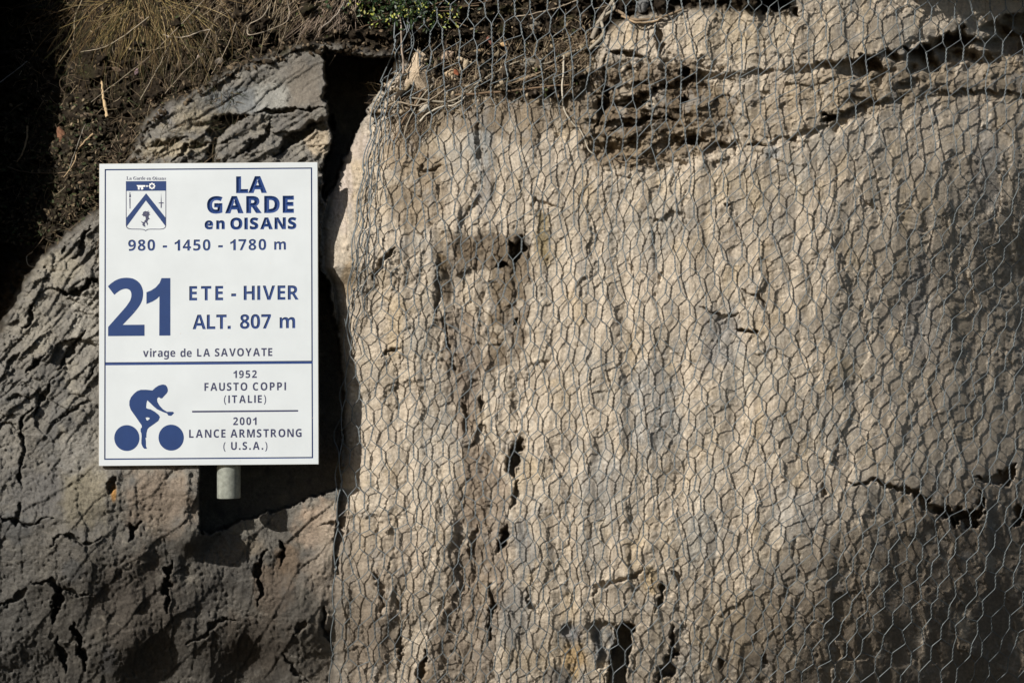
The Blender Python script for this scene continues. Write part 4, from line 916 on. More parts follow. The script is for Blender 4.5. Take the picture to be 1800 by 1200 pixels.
printed('navy rule between the two winners', [orient([quadf(c2, [(752, 741), (1552, 735), (1552, 747), (752, 754)])])], M_INK, 'divider')
# engraved frame and crossbar
FI = (9.6, 9.6, SW - 9.6, SH - 10.8)
bar_v = 353.0
fr = orient([rect(*FI), rect(FI[0] + 2.3, FI[1] + 2.3, FI[2] - 2.3, bar_v - 2.6), rect(FI[0] + 2.3, bar_v + 2.6, FI[2] - 2.3, FI[3] - 2.3)])
mb = MB(); groove(mb, fr, 1.05, 1.5); holes.extend(fr)
o = mb.build('border_line', M_GROOVE, sign, smooth=False)
o['label'] = 'navy engraved frame with crossbar'
# board: front with the cuts left open, sides and back
mb = MB(); fill(mb, [[(0.5, 0.5), (SW - 0.5, 0.5), (SW - 0.5, SH - 0.5), (0.5, SH - 0.5)]] + holes, 0.0)
mb.build('board_face', M_BOARD, sign, smooth=False)
TH = 6.0
o4 = rect(0.5, 0.5, SW - 0.5, SH - 0.5); q4 = rect(0, 0, SW, SH)
mb = MB()
mb.add([sl(p[0], p[1], 0) for p in o4] + [sl(p[0], p[1], 0.5) for p in q4] + [sl(p[0], p[1], TH) for p in q4],
       [(i, (i + 1) % 4, (i + 1) % 4 + 4, i + 4) for i in range(4)] + [(i + 4, (i + 1) % 4 + 4, (i + 1) % 4 + 8, i + 8) for i in range(4)] + [(8, 9, 10, 11)])
mb.build('board_edge', M_EDGE, sign, smooth=False)
# coat of arms (crop of 110 px shown at 10.909x)
def c3(x, y): return uv(200 + x / 10.909, 300 + y / 10.909)
arms = empty('coat_of_arms'); arms.parent = sign
arms['label'] = 'shield with key, chevron, staff, sword and dolphin'
L3 = lambda pts: orient([quadf(c3, pts)])
out = [(232, 207), (1008, 200), (1002, 1070), (985, 1105), (950, 1128), (880, 1136), (700, 1136), (655, 1140), (625, 1155), (608, 1170), (590, 1156), (560, 1142),
       (510, 1138), (340, 1136), (270, 1128), (238, 1100), (226, 1060)]
inn = [(245, 215), (994, 210), (988, 1064), (970, 1098), (940, 1116), (880, 1122), (700, 1122), (650, 1126), (625, 1138), (608, 1152), (592, 1140), (560, 1128),
       (510, 1124), (340, 1122), (280, 1112), (252, 1090), (241, 1055)]
printed(None, [orient([quadf(c3, out), quadf(c3, inn)])], M_INK, 'shield_outline', -0.12, arms)
printed(None, [L3([(232, 207), (1008, 200), (1007, 385), (233, 394)])], M_BLUE, 'shield_band', -0.2, arms)
printed(None, [L3([(620, 437), (990, 905), (990, 1060), (983, 1062), (614, 576), (245, 1075), (238, 1065), (238, 915)])], M_BLUE, 'chevron', -0.2, arms)
key = [L3([(438, 282), (606, 282), (606, 312), (566, 314), (552, 326), (568, 340), (568, 352), (550, 368), (520, 366), (522, 350), (534, 340), (524, 328), (496, 328),
           (484, 338), (498, 350), (494, 368), (462, 366), (460, 352), (476, 346), (458, 326), (464, 310), (446, 300)]), L3([(624, 284), (652, 284), (652, 314), (624, 314)])]
ring = []
for k in range(16):
    a = 2 * math.pi * k / 16; r_ = 68 if k % 2 == 0 else 52
    ring.append((734 + r_ * math.cos(a), 298 + r_ * math.sin(a)))
cross = [(720, 262), (748, 262), (748, 284), (770, 284), (770, 312), (748, 312), (748, 334), (720, 334), (720, 312), (698, 312), (698, 284), (720, 284)]
key.append(orient([quadf(c3, ring), quadf(c3, cross)]))
printed(None, key, M_WHITE, 'key', -0.32, arms)
printed(None, [L3([(288, 428), (326, 428), (312, 445), (326, 470), (328, 520), (292, 520), (296, 470), (303, 445)]), L3([(297, 536), (320, 536), (316, 735), (300, 735)])], M_INK, 'staff', -0.14, arms)
printed(None, [L3([(909, 430), (918, 610), (958, 616), (958, 632), (920, 632), (918, 716), (898, 722), (898, 632), (860, 632), (860, 616), (900, 612)])], M_INK, 'sword', -0.14, arms)
dol = [L3([(548, 845), (560, 800), (600, 778), (640, 790), (668, 770), (660, 800), (700, 800), (672, 822), (700, 850), (672, 860), (664, 900), (690, 935), (660, 945),
           (640, 985), (655, 1030), (640, 1060), (622, 1010), (600, 1000), (590, 1040), (610, 1085), (575, 1080), (535, 1040), (555, 1030), (510, 970), (560, 995), (590, 980),
           (580, 965), (605, 950), (610, 915), (596, 880), (565, 890), (560, 870), (530, 858)])]
printed(None, dol, M_INK, 'dolphin', -0.14, arms)
def c0(x, y): return c1(x, y)
gl = []
for t, x0, x1 in [('La', 267, 307), ('Garde', 318, 410), ('en', 420, 454), ('Oisans', 463, 566)]:
    gl += L1(t, 's', x0, x1, 174, 199, 1.0)
printed('small serif words La Garde en Oisans', gl, M_INK, 'small_lettering')['kind'] = 'stuff'
# the cyclist (crop of 140x130 px shown at 9.23x)
def c4(x, y): return uv(190 + x / 9.23, 670 + y / 9.23)
body = [(700, 158), (745, 115), (800, 80), (840, 68), (875, 62), (915, 72), (938, 100), (950, 140), (950, 175), (930, 210), (890, 250), (860, 285), (835, 290), (812, 272), (790, 272),
        (775, 300), (780, 345), (815, 405), (870, 465), (935, 505), (980, 503), (1035, 505), (1050, 525), (1020, 555), (1000, 570), (955, 565), (935, 530), (880, 512), (775, 465), (720, 420),
        (660, 360), (615, 318), (602, 370), (596, 440), (620, 455), (670, 465), (740, 505), (800, 555), (820, 590), (795, 650), (720, 705), (640, 760), (615, 790), (600, 850),
        (597, 900), (600, 920), (582, 925), (590, 980), (590, 1060), (607, 1102), (560, 1100), (535, 1070), (515, 1020), (515, 960), (520, 900), (515, 850), (503, 820), (505, 775),
        (525, 755), (520, 720), (480, 665), (440, 605), (390, 535), (345, 470), (322, 400), (325, 330), (350, 270), (400, 210), (450, 170), (510, 148), (600, 148)]
hole = [(585, 600), (615, 594), (645, 600), (655, 615), (620, 645), (602, 640)]
emb = empty('cyclist_emblem'); emb.parent = sign; emb['label'] = 'solid blue cyclist bent over two discs'
printed(None, [orient([quadf(c4, body), quadf(c4, hole)])], M_BLUE, 'rider_silhouette', -0.14, emb)
for cx, cy, r_ in ((280, 928, 205), (1000, 922, 206)):
    printed(None, [orient([[c4(cx + r_ * math.cos(a * math.pi / 24), cy + r_ * 1.02 * math.sin(a * math.pi / 24)) for a in range(48)]])], M_BLUE, 'wheel_disc', -0.14, emb)
# small dirt specks on the face
mb = MB()
for k in range(26):
    a, b = random.uniform(4, SW - 4), random.uniform(4, SH - 4)
    r_ = random.uniform(0.35, 0.9)
    fill(mb, [[(a + r_ * math.cos(t * 1.047 + 0.3), b + r_ * random.uniform(.6, 1.2) * math.sin(t * 1.047 + 0.3)) for t in range(6)]], -0.2)
mb.build('dirt_speck', M_EDGE, sign, smooth=False)['kind'] = 'stuff'
# pipe and the arms that hold it to the rock
def lathe(mb, cu, cd, v0, v1, r, n=40):
    vs = []
    for v, q in ((v0, r), (v1 - 1, r), (v1, r - 0.7), (v1, r - 3.5), (v1 - 30, r - 3.5)):
        vs += [sl(cu + q * math.cos(2 * math.pi * k / n), v, cd + q * math.sin(2 * math.pi * k / n)) for k in range(n)]
    fs = [(j * n + k, j * n + (k + 1) % n, (j + 1) * n + (k + 1) % n, (j + 1) * n + k) for j in range(4) for k in range(n)]
    fs.append(tuple(4 * n + k for k in range(n)))
    fs.append(tuple(range(n))[::-1])
    mb.add(vs, fs)
mb = MB(); lathe(mb, 222.5, 28, 34, 592, 20.5)
post = mb.build('post', M_PIPE, sign, smooth=True)
post.data.polygons.foreach_set('use_smooth', [len(p.vertices) == 4 for p in post.data.polygons])
def boxl(mb, u0, u1, v0, v1, d0, d1):
    vs = [sl(u, v, d) for d in (d0, d1) for (u, v) in ((u0, v0), (u1, v0), (u1, v1), (u0, v1))]
    mb.add(vs, [(0, 1, 2, 3), (4, 7, 6, 5), (0, 4, 5, 1), (1, 5, 6, 2), (2, 6, 7, 3), (3, 7, 4, 0)])
for v in (120, 380):
    mb = MB(); boxl(mb, 212, 233, v, v + 22, 46, 262); mb.build('bracket_arm', M_PIPE, sign, smooth=False)
    mb = MB(); boxl(mb, 196, 249, v - 2, v + 24, 6.2, 8.4); mb.build('clamp_plate', M_PIPE, sign, smooth=False)

# ------------------------------------------------------------------ loose things: stones, roots, sticks, leaves, grass, shrub
def surf(px, py): return float(sample(D, px, py))
def surf_s(px, py): return float(sample(rock_blur, px, py))

def ico(sub=3):
    import bmesh
    bm = bmesh.new(); bmesh.ops.create_icosphere(bm, subdivisions=sub, radius=1.0)
    v = np.array([q.co[:] for q in bm.verts]); f = np.array([[w.index for w in q.verts] for q in bm.faces]); bm.free()
    return v, f
IV, IF = ico(3)
def noise3(p, s):
    return noise(p[:, 0] + 7.1 * p[:, 2], p[:, 1] - 3.3 * p[:, 2], s) * 0.6 + noise(p[:, 2] * 1.0 + 11, p[:, 0] * 0.7 - p[:, 1], s + 1) * 0.4
def stone(label, cx, cy, rx, ry, rz, ang, col, seed, cuts=9, lift=0.5, group=None):
    rs = np.random.RandomState(seed)
    v = IV.copy()
    for k in range(cuts):                           # chop flat faces off the ball
        n = rs.normal(size=3); n /= np.linalg.norm(n); h = rs.uniform(0.58, 0.88)
        dd = v @ n - h
        v = np.where(dd[:, None] > 0, v - dd[:, None] * n[None, :] * 0.97, v)
    v = v * (1 + 0.10 * noise3(v * 2.5, 300 + seed % 7)[:, None])
    d = surf_s(cx, cy) - rz * lift
    v = v * np.array([rx, rz, ry])
    a = math.radians(ang); R = np.array([[math.cos(a), 0, -math.sin(a)], [0, 1, 0], [math.sin(a), 0, math.cos(a)]])
    v = (v @ R.T) * S
    base = P(cx, cy, d)
    me = mesh_np('stone', v, IF, smooth=False)
    c = np.array(col)[None, :] * (1 + 0.5 * noise3(IV * 3, 310 + seed % 5)[:, None])
    set_tint(me, c)
    o = link('stone', me, M_SLAB, None, base)
    return tag(o, label, 'stone', group)

def stick(name, label, cat, pts, r0, r1, col, lift=4.0, mat=None, n=None, wob=1.0, group=None, fixed=None, knots=0.12):
    k = len(pts)
    q = np.array([(x, y, 0.0) for x, y in pts], dtype=float)
    m = n or max(12, 9 * k)
    sp = smooth_path(q, m)
    t = np.linspace(0, 1, m)
    sp[:, 0] += wob * noise(t * 9 + k, np.full(m, q[0, 0] * 0.1), 320); sp[:, 1] += wob * noise(t * 9 + 5, np.full(m, q[0, 1] * 0.1), 321)
    if fixed is None:
        d = sample(rock_blur, sp[:, 0], sp[:, 1])
        d = np.minimum(d, sample(D, sp[:, 0], sp[:, 1])) - lift
        ker = np.ones(7) / 7; dp = np.pad(d, 3, mode='edge'); d = np.convolve(dp, ker, 'valid')
    else:
        d = np.interp(t, np.linspace(0, 1, len(fixed)), fixed)
    v = P_np(sp[:, 0], sp[:, 1], d)
    o0 = v[0].copy()
    rad = (r0 + (r1 - r0) * t) * (1 + knots * noise(t * 14, np.full(m, q[0, 0]), 325)) * S
    vv, ff = tube_np(v - o0, rad, 7)
    me = mesh_np(name, vv, ff)
    set_tint(me, np.array(col)[None, :] * (1 + 0.35 * noise(np.repeat(t, 7) * 20, np.tile(np.arange(7), m) * 1.0, 327))[:, None])
    o = link(name, me, mat or M_LITTER, None, Vector(o0))
    return tag(o, label, cat, group)

# -- stones on the ledge and in the bank
for a in [
    ('bright tan lump among dead leaves on the ledge', 790, 130, 13, 10, 9, 20, (.46, .35, .23), 3, 14),
    ('small angular pale stone at the lower lip of the ledge', 746, 190, 12, 11, 9, 45, (.38, .34, .28), 4, 12),
    ('dull ochre stone in the middle of the ledge', 842, 95, 14, 10, 10, 20, (.22, .165, .10), 5, 14),
    ('brown cone-shaped stone below the ochre one', 850, 122, 8, 17, 8, 5, (.26, .21, .15), 6, 8),
    ('flat grey stone behind the roots on the ledge', 930, 112, 24, 10, 12, -8, (.20, .18, .15), 7, 10),
    ('pale angular stone beside the striped dead leaf', 812, 106, 12, 8, 8, -15, (.40, .33, .24), 8, 14),
    ('dark rounded stone at the very left end of the ledge', 656, 178, 14, 18, 12, -10, (.12, .11, .10), 9, 7),
    ('grey stone lodged high in the dark soil', 940, 42, 16, 12, 10, 20, (.17, .15, .12), 10, 10),
    ('dark grey stone at the top edge among twisted roots', 1130, 12, 16, 14, 12, 0, (.15, .15, .15), 11, 10),
    ('dark slab of stone at the top edge right of twisted roots', 1165, 10, 13, 12, 12, 35, (.17, .165, .16), 12, 10),
    ('small brown rock jutting out of the bank beside the pale splinter', 158, 205, 20, 9, 12, 5, (.12, .09, .065), 13, 9),
    ('pinkish stone chip in the bank above the grey outcrop', 248, 112, 8, 7, 6, 10, (.22, .15, .12), 14, 9),
    ('rusty brown stone lower in the dark bank', 108, 238, 9, 18, 8, 15, (.20, .10, .06), 15, 9),
    ('light chip of stone resting on the outcrop shoulder', 385, 108, 9, 6, 5, 25, (.24, .21, .18), 16, 9)]:
    stone(a[0], *a[1:7], a[7], a[8], a[9])

def shard(label, pts, thick, peak, col, seed, lift=6):
    """a broken slab of stone: outline, chamfered front rising to an off-centre ridge, real thickness"""
    rs_ = np.random.RandomState(seed)
    out_ = []
    for i in range(len(pts)):                       # roughen the outline
        a_, b_ = np.array(pts[i], float), np.array(pts[(i + 1) % len(pts)], float)
        n_ = max(2, int(np.hypot(*(b_ - a_)) / 6))
        for k in range(n_): out_.append(a_ + (b_ - a_) * k / n_ + rs_.normal(0, 0.9, 2))
    cx_, cy_ = np.mean([q[0] for q in pts]), np.mean([q[1] for q in pts])
    d0 = surf_s(cx_, cy_) - lift
    vs, fs = [], []; n_ = len(out_)
    rings = [(1.0, thick), (1.0, 3.0), (0.82, -2.0), (0.5, -6.0 - peak * .3), (0.18, -8.0 - peak)]
    for sc_, dz_ in rings:
        for q in out_:
            x_, y_ = cx_ + peak * .3 * (1 - sc_) + (q[0] - cx_) * sc_, cy_ - 4 * (1 - sc_) + (q[1] - cy_) * sc_
            vs.append(P(x_, y_, d0 + dz_ + rs_.normal(0, 0.8 if sc_ < 1 else 0.2)))
    for k in range(len(rings) - 1):
        fs += [(k * n_ + i, (k + 1) * n_ + i, (k + 1) * n_ + (i + 1) % n_, k * n_ + (i + 1) % n_) for i in range(n_)]
    fs += [tuple(4 * n_ + i for i in range(n_)), tuple(range(n_))[::-1]]
    o0 = P(cx_, cy_, d0)
    me = bpy.data.meshes.new('stone'); me.from_pydata([tuple(q - o0) for q in vs], [], fs); me.update()
    set_tint(me, np.array(col)[None, :] * rs_.uniform(.75, 1.2, (len(vs), 1)))
    return tag(link('stone', me, M_SLAB, None, o0), label, 'stone')
shard('tall pale wedge of rock standing on the ledge above the dark crevice', [(733, 86), (747, 98), (753, 132), (754, 166), (724, 172), (708, 158), (712, 132), (722, 108)], 22, 5, (.46, .37, .27), 1)
shard('pale broken foot of rock just below the tall wedge on the ledge', [(708, 136), (722, 150), (720, 172), (700, 178), (686, 168), (696, 150)], 20, 4, (.40, .31, .22), 2)
# small rubble on the ledge, beyond counting
mb_v = []; mb_f = []; mb_c = []; nb = 0
LV, LF = ico(1)
rs = np.random.RandomState(5)
def rubble(n, region, rmin, rmax, cols, lift=0.4):
    global nb
    for k in range(n):
        x, y = region()
        r_ = rs.uniform(rmin, rmax) * (1 + (rs.rand() < 0.1))
        v = LV * rs.uniform(0.45, 1.45, 3) * (1 + 0.34 * rs.normal(size=(len(LV), 1))) * r_ * S
        a = rs.uniform(0, 6.28); v = v @ np.array([[math.cos(a), 0, -math.sin(a)], [0, 1, 0], [math.sin(a), 0, math.cos(a)]]).T
        v = v + np.array(P(x, y, surf(x, y) - r_ * lift))
        mb_v.append(v); mb_f.append(LF + nb); nb += len(v)
        c = np.array(cols[rs.randint(len(cols))]) * rs.uniform(0.7, 1.25)
        mb_c.append(np.repeat(c[None, :], len(v), 0))
def reg_ledge():
    x = rs.uniform(655, 1045)
    return x, np.interp(x, [655, 760, 930, 1045], [180, 150, 130, 90]) + rs.normal(0, 24)
def reg_bank():
    while True:
        x, y = rs.uniform(40, 1050), rs.uniform(-60, 400)
        if sample(sdB, x, y) > 3: return x, y
def reg_edge():
    while True:
        x, y = rs.uniform(180, 640), rs.uniform(70, 400)
        s_ = sample(sdB, x, y)
        if -14 < s_ < 22: return x, y
EC = [(.10, .075, .05), (.06, .045, .03), (.20, .155, .105), (.04, .032, .024)]
rubble(800, reg_ledge, 1.5, 4.6, [(.26, .21, .14), (.14, .11, .075), (.07, .055, .04), (.38, .31, .22), (.10, .08, .06)])
rubble(1100, reg_bank, 1.2, 3.4, EC)
rubble(400, reg_edge, 1.5, 4.2, EC)
me = mesh_np('rubble', np.vstack(mb_v), np.vstack(mb_f), smooth=False); set_tint(me, np.vstack(mb_c))
tag(link('rubble', me, M_EARTH), 'crumbled stones and soil clods strewn over the ledge and bank', 'rubble', kind='stuff')

# -- roots and sticks one can tell apart
G_ = (.26, .23, .18); B_ = (.16, .11, .07); Wt = (.42, .38, .31)
for a in [
    ('root', 'long pale rootlet hanging from the soil in front of the tan slab', 'root', [(992, 98), (990, 130), (988, 165), (994, 198), (1008, 218), (1022, 232), (1034, 262), (1046, 272)], 1.9, 1.1, Wt, 9),
    ('root', 'long thin grey root rising across the ledge to the right', 'root', [(722, 172), (790, 178), (842, 145), (870, 128), (915, 108), (960, 112), (1010, 90), (1060, 80)], 2.0, 1.4, G_, 8),
    ('root', 'sagging brown root crossing the ledge above the slab', 'root', [(800, 168), (850, 164), (905, 160), (960, 152), (1000, 150)], 2.2, 1.6, B_, 8),
    ('root', 'pale curved root arching down over the lip of the ledge', 'root', [(738, 214), (752, 200), (778, 188), (800, 184), (818, 170), (842, 148)], 1.9, 1.2, Wt, 7),
    ('root', 'thick knotted grey root climbing beside the upper right rock', 'root', [(1040, 70), (1052, 42), (1066, 20), (1078, 0), (1084, -30)], 5.0, 3.4, (.24, .21, .17), 9),
    ('root', 'knotted root twisted round the thicker one at the top', 'root', [(1036, 88), (1060, 62), (1058, 34), (1080, 14), (1074, -10), (1092, -40)], 3.2, 2.6, (.28, .25, .20), 13),
    ('root', 'horizontal brown root under the top edge right of the twisted roots', 'root', [(1084, 18), (1112, 34), (1140, 34), (1172, 28), (1205, 14)], 3.0, 2.2, (.20, .15, .10), 9),
    ('root', 'thin tan root looping below the horizontal one', 'root', [(1092, 28), (1120, 40), (1150, 38), (1166, 30)], 2.0, 1.6, (.30, .22, .14), 12),
    ('root', 'mass of fine roots trailing down left of the slab corner', 'root', [(742, 160), (730, 182), (712, 205), (700, 232), (690, 250)], 2.4, 1.2, B_, 7),
    ('root', 'slender root running beside the trailing fine roots', 'root', [(760, 150), (738, 176), (718, 214), (708, 245)], 1.6, 1.0, G_, 8),
    ('stick', 'short broken stick poking out left of the ledge', 'stick', [(650, 196), (664, 195), (682, 196)], 4.2, 3.6, (.34, .27, .19), 9),
    ('stick', 'long upright grey stem in front of the left end of the netting', 'stick', [(697, 14), (704, 40), (706, 80), (709, 112), (709, 130)], 1.6, 2.0, (.30, .24, .19), 22),
    ('splinter', 'upright pale wood splinter stuck in the dark bank', 'splinter', [(177, 138), (180, 155), (183, 180), (189, 206)], 1.6, 3.4, (.46, .34, .20), 8, None, None, 1.4, None, None, .5),
    ('stem', 'long straight dry stem leaning across the dark bank to the splinter', 'grass stem', [(370, -10), (300, 62), (262, 100), (205, 145), (160, 180)], 0.9, 0.7, (.24, .20, .15), 18),
    ('stem', 'bright dry stem arching right above the outcrop', 'grass stem', [(287, 61), (305, 66), (330, 64), (352, 56), (370, 52)], 1.1, 0.9, (.36, .31, .25), 14),
    ('stem', 'steep dry stem hanging from the tuft towards the outcrop', 'grass stem', [(303, 66), (288, 100), (272, 130), (246, 176)], 0.9, 0.7, (.30, .26, .20), 14),
    ('stem', 'thin stem slanting down over the middle of the bank', 'grass stem', [(390, 20), (365, 60), (345, 105), (320, 130), (290, 165)], 0.9, 0.7, (.24, .20, .15), 14),
    ('stem', 'tangled pale stem looping under the top edge', 'grass stem', [(475, 8), (462, 30), (438, 44), (440, 62), (490, 46), (508, 30), (505, -6)], 1.0, 0.8, (.33, .28, .22), 12),
    ('stem', 'long drooping dry stem at the left side of the grass tuft', 'grass stem', [(150, -12), (132, 30), (128, 74), (104, 110)], 1.0, 0.6, (.30, .25, .17), 20),
    ('stem', 'pale stem curving down to the left from the middle of the tuft', 'grass stem', [(262, 30), (214, 66), (180, 84), (142, 92)], 0.9, 0.6, (.34, .29, .22), 26),
    ('stem', 'dry stem falling steeply over the top edge of the outcrop', 'grass stem', [(415, 40), (398, 86), (372, 130)], 0.9, 0.6, (.28, .23, .17), 16),
    ('root', 'thin crooked root crossing the netting high on the soil', 'root', [(905, 30), (940, 24), (985, 12), (1030, -6)], 1.3, 1.0, (.30, .25, .19), 14),
    ('root', 'fine brown root sloping up from the ledge to the knotted roots', 'root', [(890, 150), (940, 132), (990, 104), (1030, 72)], 1.3, 1.0, (.24, .18, .12), 12),
    ('root', 'curved grey root looping over the rubble at the left of the ledge', 'root', [(676, 190), (700, 180), (735, 186), (762, 172), (790, 150)], 1.6, 1.1, (.28, .23, .17), 12),
    ('root', 'brown root caught in the netting over the upper slab', 'root', [(1072, 270), (1090, 284), (1112, 284), (1146, 276)], 1.6, 1.0, (.20, .15, .10), 9),
    ('stem', 'bleached stem standing at the left of the dark bank', 'grass stem', [(48, 222), (47, 245), (40, 268), (30, 285)], 2.0, 1.4, (.34, .24, .14), 10),
    ('stem', 'curved tan stem beside the upper left corner of the sign', 'grass stem', [(164, 236), (148, 250), (136, 268), (128, 290), (112, 312)], 1.8, 0.9, (.38, .28, .17), 12),
    ('stem', 'fine straight stem running down to the sign corner', 'grass stem', [(150, 218), (138, 250), (122, 296)], 0.8, 0.6, (.26, .24, .20), 16),
    ('stem', 'dry stem crossing the left edge of the dark bank', 'grass stem', [(-10, 152), (20, 130), (48, 108)], 0.9, 0.9, (.28, .27, .26), 22),
    ('twig', 'fine horizontal twig left of the sign in the dark bank', 'twig', [(14, 294), (40, 302), (80, 305), (118, 303)], 1.2, 0.8, (.16, .12, .08), 12),
    ('twig', 'forked pale twig above the outcrop at the top edge', 'twig', [(560, 54), (590, 28), (604, 6), (612, -14)], 1.4, 0.9, (.30, .26, .22), 14),
    ('twig', 'pale curl of root at the edge of the left outcrop', 'twig', [(58, 442), (47, 452), (50, 466), (62, 470)], 1.0, 0.8, (.28, .25, .20), 6)]:
    stick(*a)

# -- dead leaves
def leaf(label, cx, cy, ln, wd, ang, col, lift=8, curl=0.5, group='dead leaves caught on the ledge', stripes=False):
    n, m = 13, 7
    vs = []; cs = []
    a = math.radians(ang)
    for i in range(n):
        t = i / (n - 1); w = math.sin(math.pi * min(1, t * 0.96 + 0.03)) ** 0.7 * wd / 2
        for j in range(m):
            s_ = (j / (m - 1) - 0.5) * 2
            x = (t - 0.5) * ln; y = s_ * w
            z = -curl * wd * 0.5 * s_ * s_ + 1.2 * math.sin(t * 9) * curl - curl * 6 * (t - 0.5) ** 2
            X_, Y_ = x * math.cos(a) - y * math.sin(a), x * math.sin(a) + y * math.cos(a)
            vs.append(Vector((X_ * S, -z * S * 1.0, -Y_ * S)))
            k = 1.0
            if stripes: k = 0.55 if (i % 2 == 0 and 1 < i < n - 1) else 1.15
            cs.append(tuple(c * k for c in col))
    fs = [(i * m + j, i * m + j + 1, (i + 1) * m + j + 1, (i + 1) * m + j) for i in range(n - 1) for j in range(m - 1)]
    mb = MB(); mb.v = vs; mb.f = fs
    me = bpy.data.meshes.new('dead_leaf'); me.from_pydata([tuple(v) for v in vs], [], fs); me.update(); set_tint(me, np.array(cs))
    me.polygons.foreach_set('use_smooth', [True] * len(me.polygons))
    o = link('dead_leaf', me, M_LITTER, None, P(cx, cy, surf_s(cx, cy) - lift))
    mo = o.modifiers.new('thickness', 'SOLIDIFY'); mo.thickness = 0.4 * S
    tag(o, label, 'dead leaf', group)
leaf('grey-brown ribbed dead leaf lying over the ledge below the shrub', 787, 97, 26, 17, -28, (.36, .27, .20), 12, .5, stripes=True)
leaf('small rust-red dead leaf beside the bright tan lump', 802, 128, 15, 9, 60, (.20, .07, .035), 12)
leaf('reddish dead leaf in the soil above the dull ochre stone', 860, 72, 18, 11, 70, (.17, .07, .05), 10)
leaf('curled orange leaf catching light at the top of the ledge', 885, 78, 13, 9, 10, (.50, .34, .18), 12)
leaf('pale folded leaf right of the ribbed one', 823, 112, 16, 9, -20, (.45, .36, .25), 12)
leaf('brown leaf hanging at the left end of the ledge debris', 697, 152, 18, 10, 80, (.28, .20, .13), 10)
leaf('narrow dry leaf under the long grey root', 930, 135, 22, 6, -25, (.33, .26, .18), 10)
leaf('bleached leaf caught high in the bank above the outcrop', 352, 98, 16, 9, -30, (.30, .24, .21), 10, group='dead leaves caught in the bank')
leaf('brown leaf lying in the dark bank near the splinter', 205, 122, 20, 9, 20, (.17, .12, .09), 10, group='dead leaves caught in the bank')
leaf('purplish leaf in the bank below the grass tuft', 240, 126, 15, 9, -70, (.20, .14, .15), 10, group='dead leaves caught in the bank')

# -- tangles nobody could count
class Tubes:
    def __init__(s): s.v = []; s.f = []; s.c = []; s.n = 0
    def add(s, path, r, col, sides=3):
        v, f = tube_np(path, r, sides); s.v.append(v); s.f.append(f + s.n); s.n += len(v)
        s.c.append(np.repeat(np.array(col)[None, :] * rs.uniform(0.65, 1.3), len(v), 0))
    def build(s, name, mat=None):
        me = mesh_np(name, np.vstack(s.v), np.vstack(s.f)); set_tint(me, np.vstack(s.c)); return link(name, me, mat or M_LITTER)
def blades(tb, n, root, length, direction, spread, droop, cols, r=0.7, lift=(2, 20), seg=6, curve=0.3):
    for k in range(n):
        x, y = root(); L = length * rs.uniform(0.5, 1.35); a = direction(x, y) + rs.normal(0, spread)
        t = np.linspace(0, 1, seg + 1); bend = rs.normal(0, curve)
        ang = a + bend * t
        dx = np.cumsum(np.cos(ang)) * L / seg; dy = np.cumsum(np.sin(ang)) * L / seg + droop * L * t ** 2
        px = x + dx; py = y + dy
        d0 = surf_s(x, y); l0 = rs.uniform(*lift)
        d = np.minimum(d0 - l0 * np.sin(t * 2.2), sample(rock_blur, px, py) - l0 * (0.3 + 0.5 * t))
        tb.add(P_np(px, py, d), r * (1 - 0.75 * t) * rs.uniform(0.7, 1.3) * S, cols[rs.randint(len(cols))])
DOWN = math.pi / 2
gold = [(.14, .095, .042), (.09, .062, .03), (.20, .14, .07), (.08, .07, .03), (.05, .05, .02), (.045, .03, .018), (.03, .022, .012)]
tan = [(.28, .22, .14), (.20, .15, .10), (.34, .28, .20), (.14, .10, .07)]
dark = [(.07, .055, .035), (.045, .04, .025), (.11, .085, .05), (.04, .045, .02)]
t1 = Tubes()
blades(t1, 520, lambda: (rs.normal(240, 60), rs.normal(-2, 30)), 85, lambda x, y: DOWN + (245 - x) * 0.005 + .9 * noise(np.array([x / 22.0]), np.array([y / 22.0]), 3)[0], .42, .15, gold, .85, (8, 46), 8)
blades(t1, 130, lambda: (rs.normal(250, 40), rs.normal(10, 18)), 60, lambda x, y: DOWN - (x - 250) * 0.012, .5, .1, [(.30, .23, .10), (.22, .16, .07), (.36, .28, .15)], .9, (14, 40), 8)
blades(t1, 230, lambda: (rs.uniform(330, 620), rs.normal(-12, 16)), 70, lambda x, y: DOWN + .35, .45, .1, tan, .75, (6, 30), 7)
blades(t1, 90, lambda: (rs.uniform(560, 640), rs.normal(-4, 16)), 70, lambda x, y: 2.2, .22, .0, [(.34, .27, .21), (.26, .2, .16)], .9, (8, 26), 6)
blades(t1, 70, lambda: (rs.uniform(280, 400), rs.uniform(30, 90)), 70, lambda x, y: 2.0, .3, .0, tan, .7, (6, 22), 6)
blades(t1, 60, lambda: (rs.uniform(180, 300), rs.uniform(220, 290)), 34, lambda x, y: 2.0, .5, .0, tan, .65, (3, 10), 5)
tag(t1.build('dry_grass'), 'dry golden and tan grass hanging over the top left of the bank', 'grass', kind='stuff')
hl = [(.30, .25, .18), (.22, .18, .12), (.36, .31, .24), (.12, .09, .06), (.07, .055, .04)]
blades(t1, 1900, lambda: (rs.uniform(20, 430), rs.uniform(-20, 300)), 50, lambda x, y: DOWN + .3 + (240 - x) * .002, .55, .1, hl + dark, .6, (4, 26), 6, .6)
blades(t1, 900, lambda: (rs.uniform(0, 200), rs.uniform(180, 400)), 42, lambda x, y: DOWN + .4, .7, .1, hl + dark, .6, (3, 16), 6, .8)
blades(t1, 520, lambda: (rs.normal(420, 90), rs.normal(24, 30)), 62, lambda x, y: DOWN + .25, .4, .1, gold + dark, .8, (8, 40), 7, .4)
t2 = Tubes()
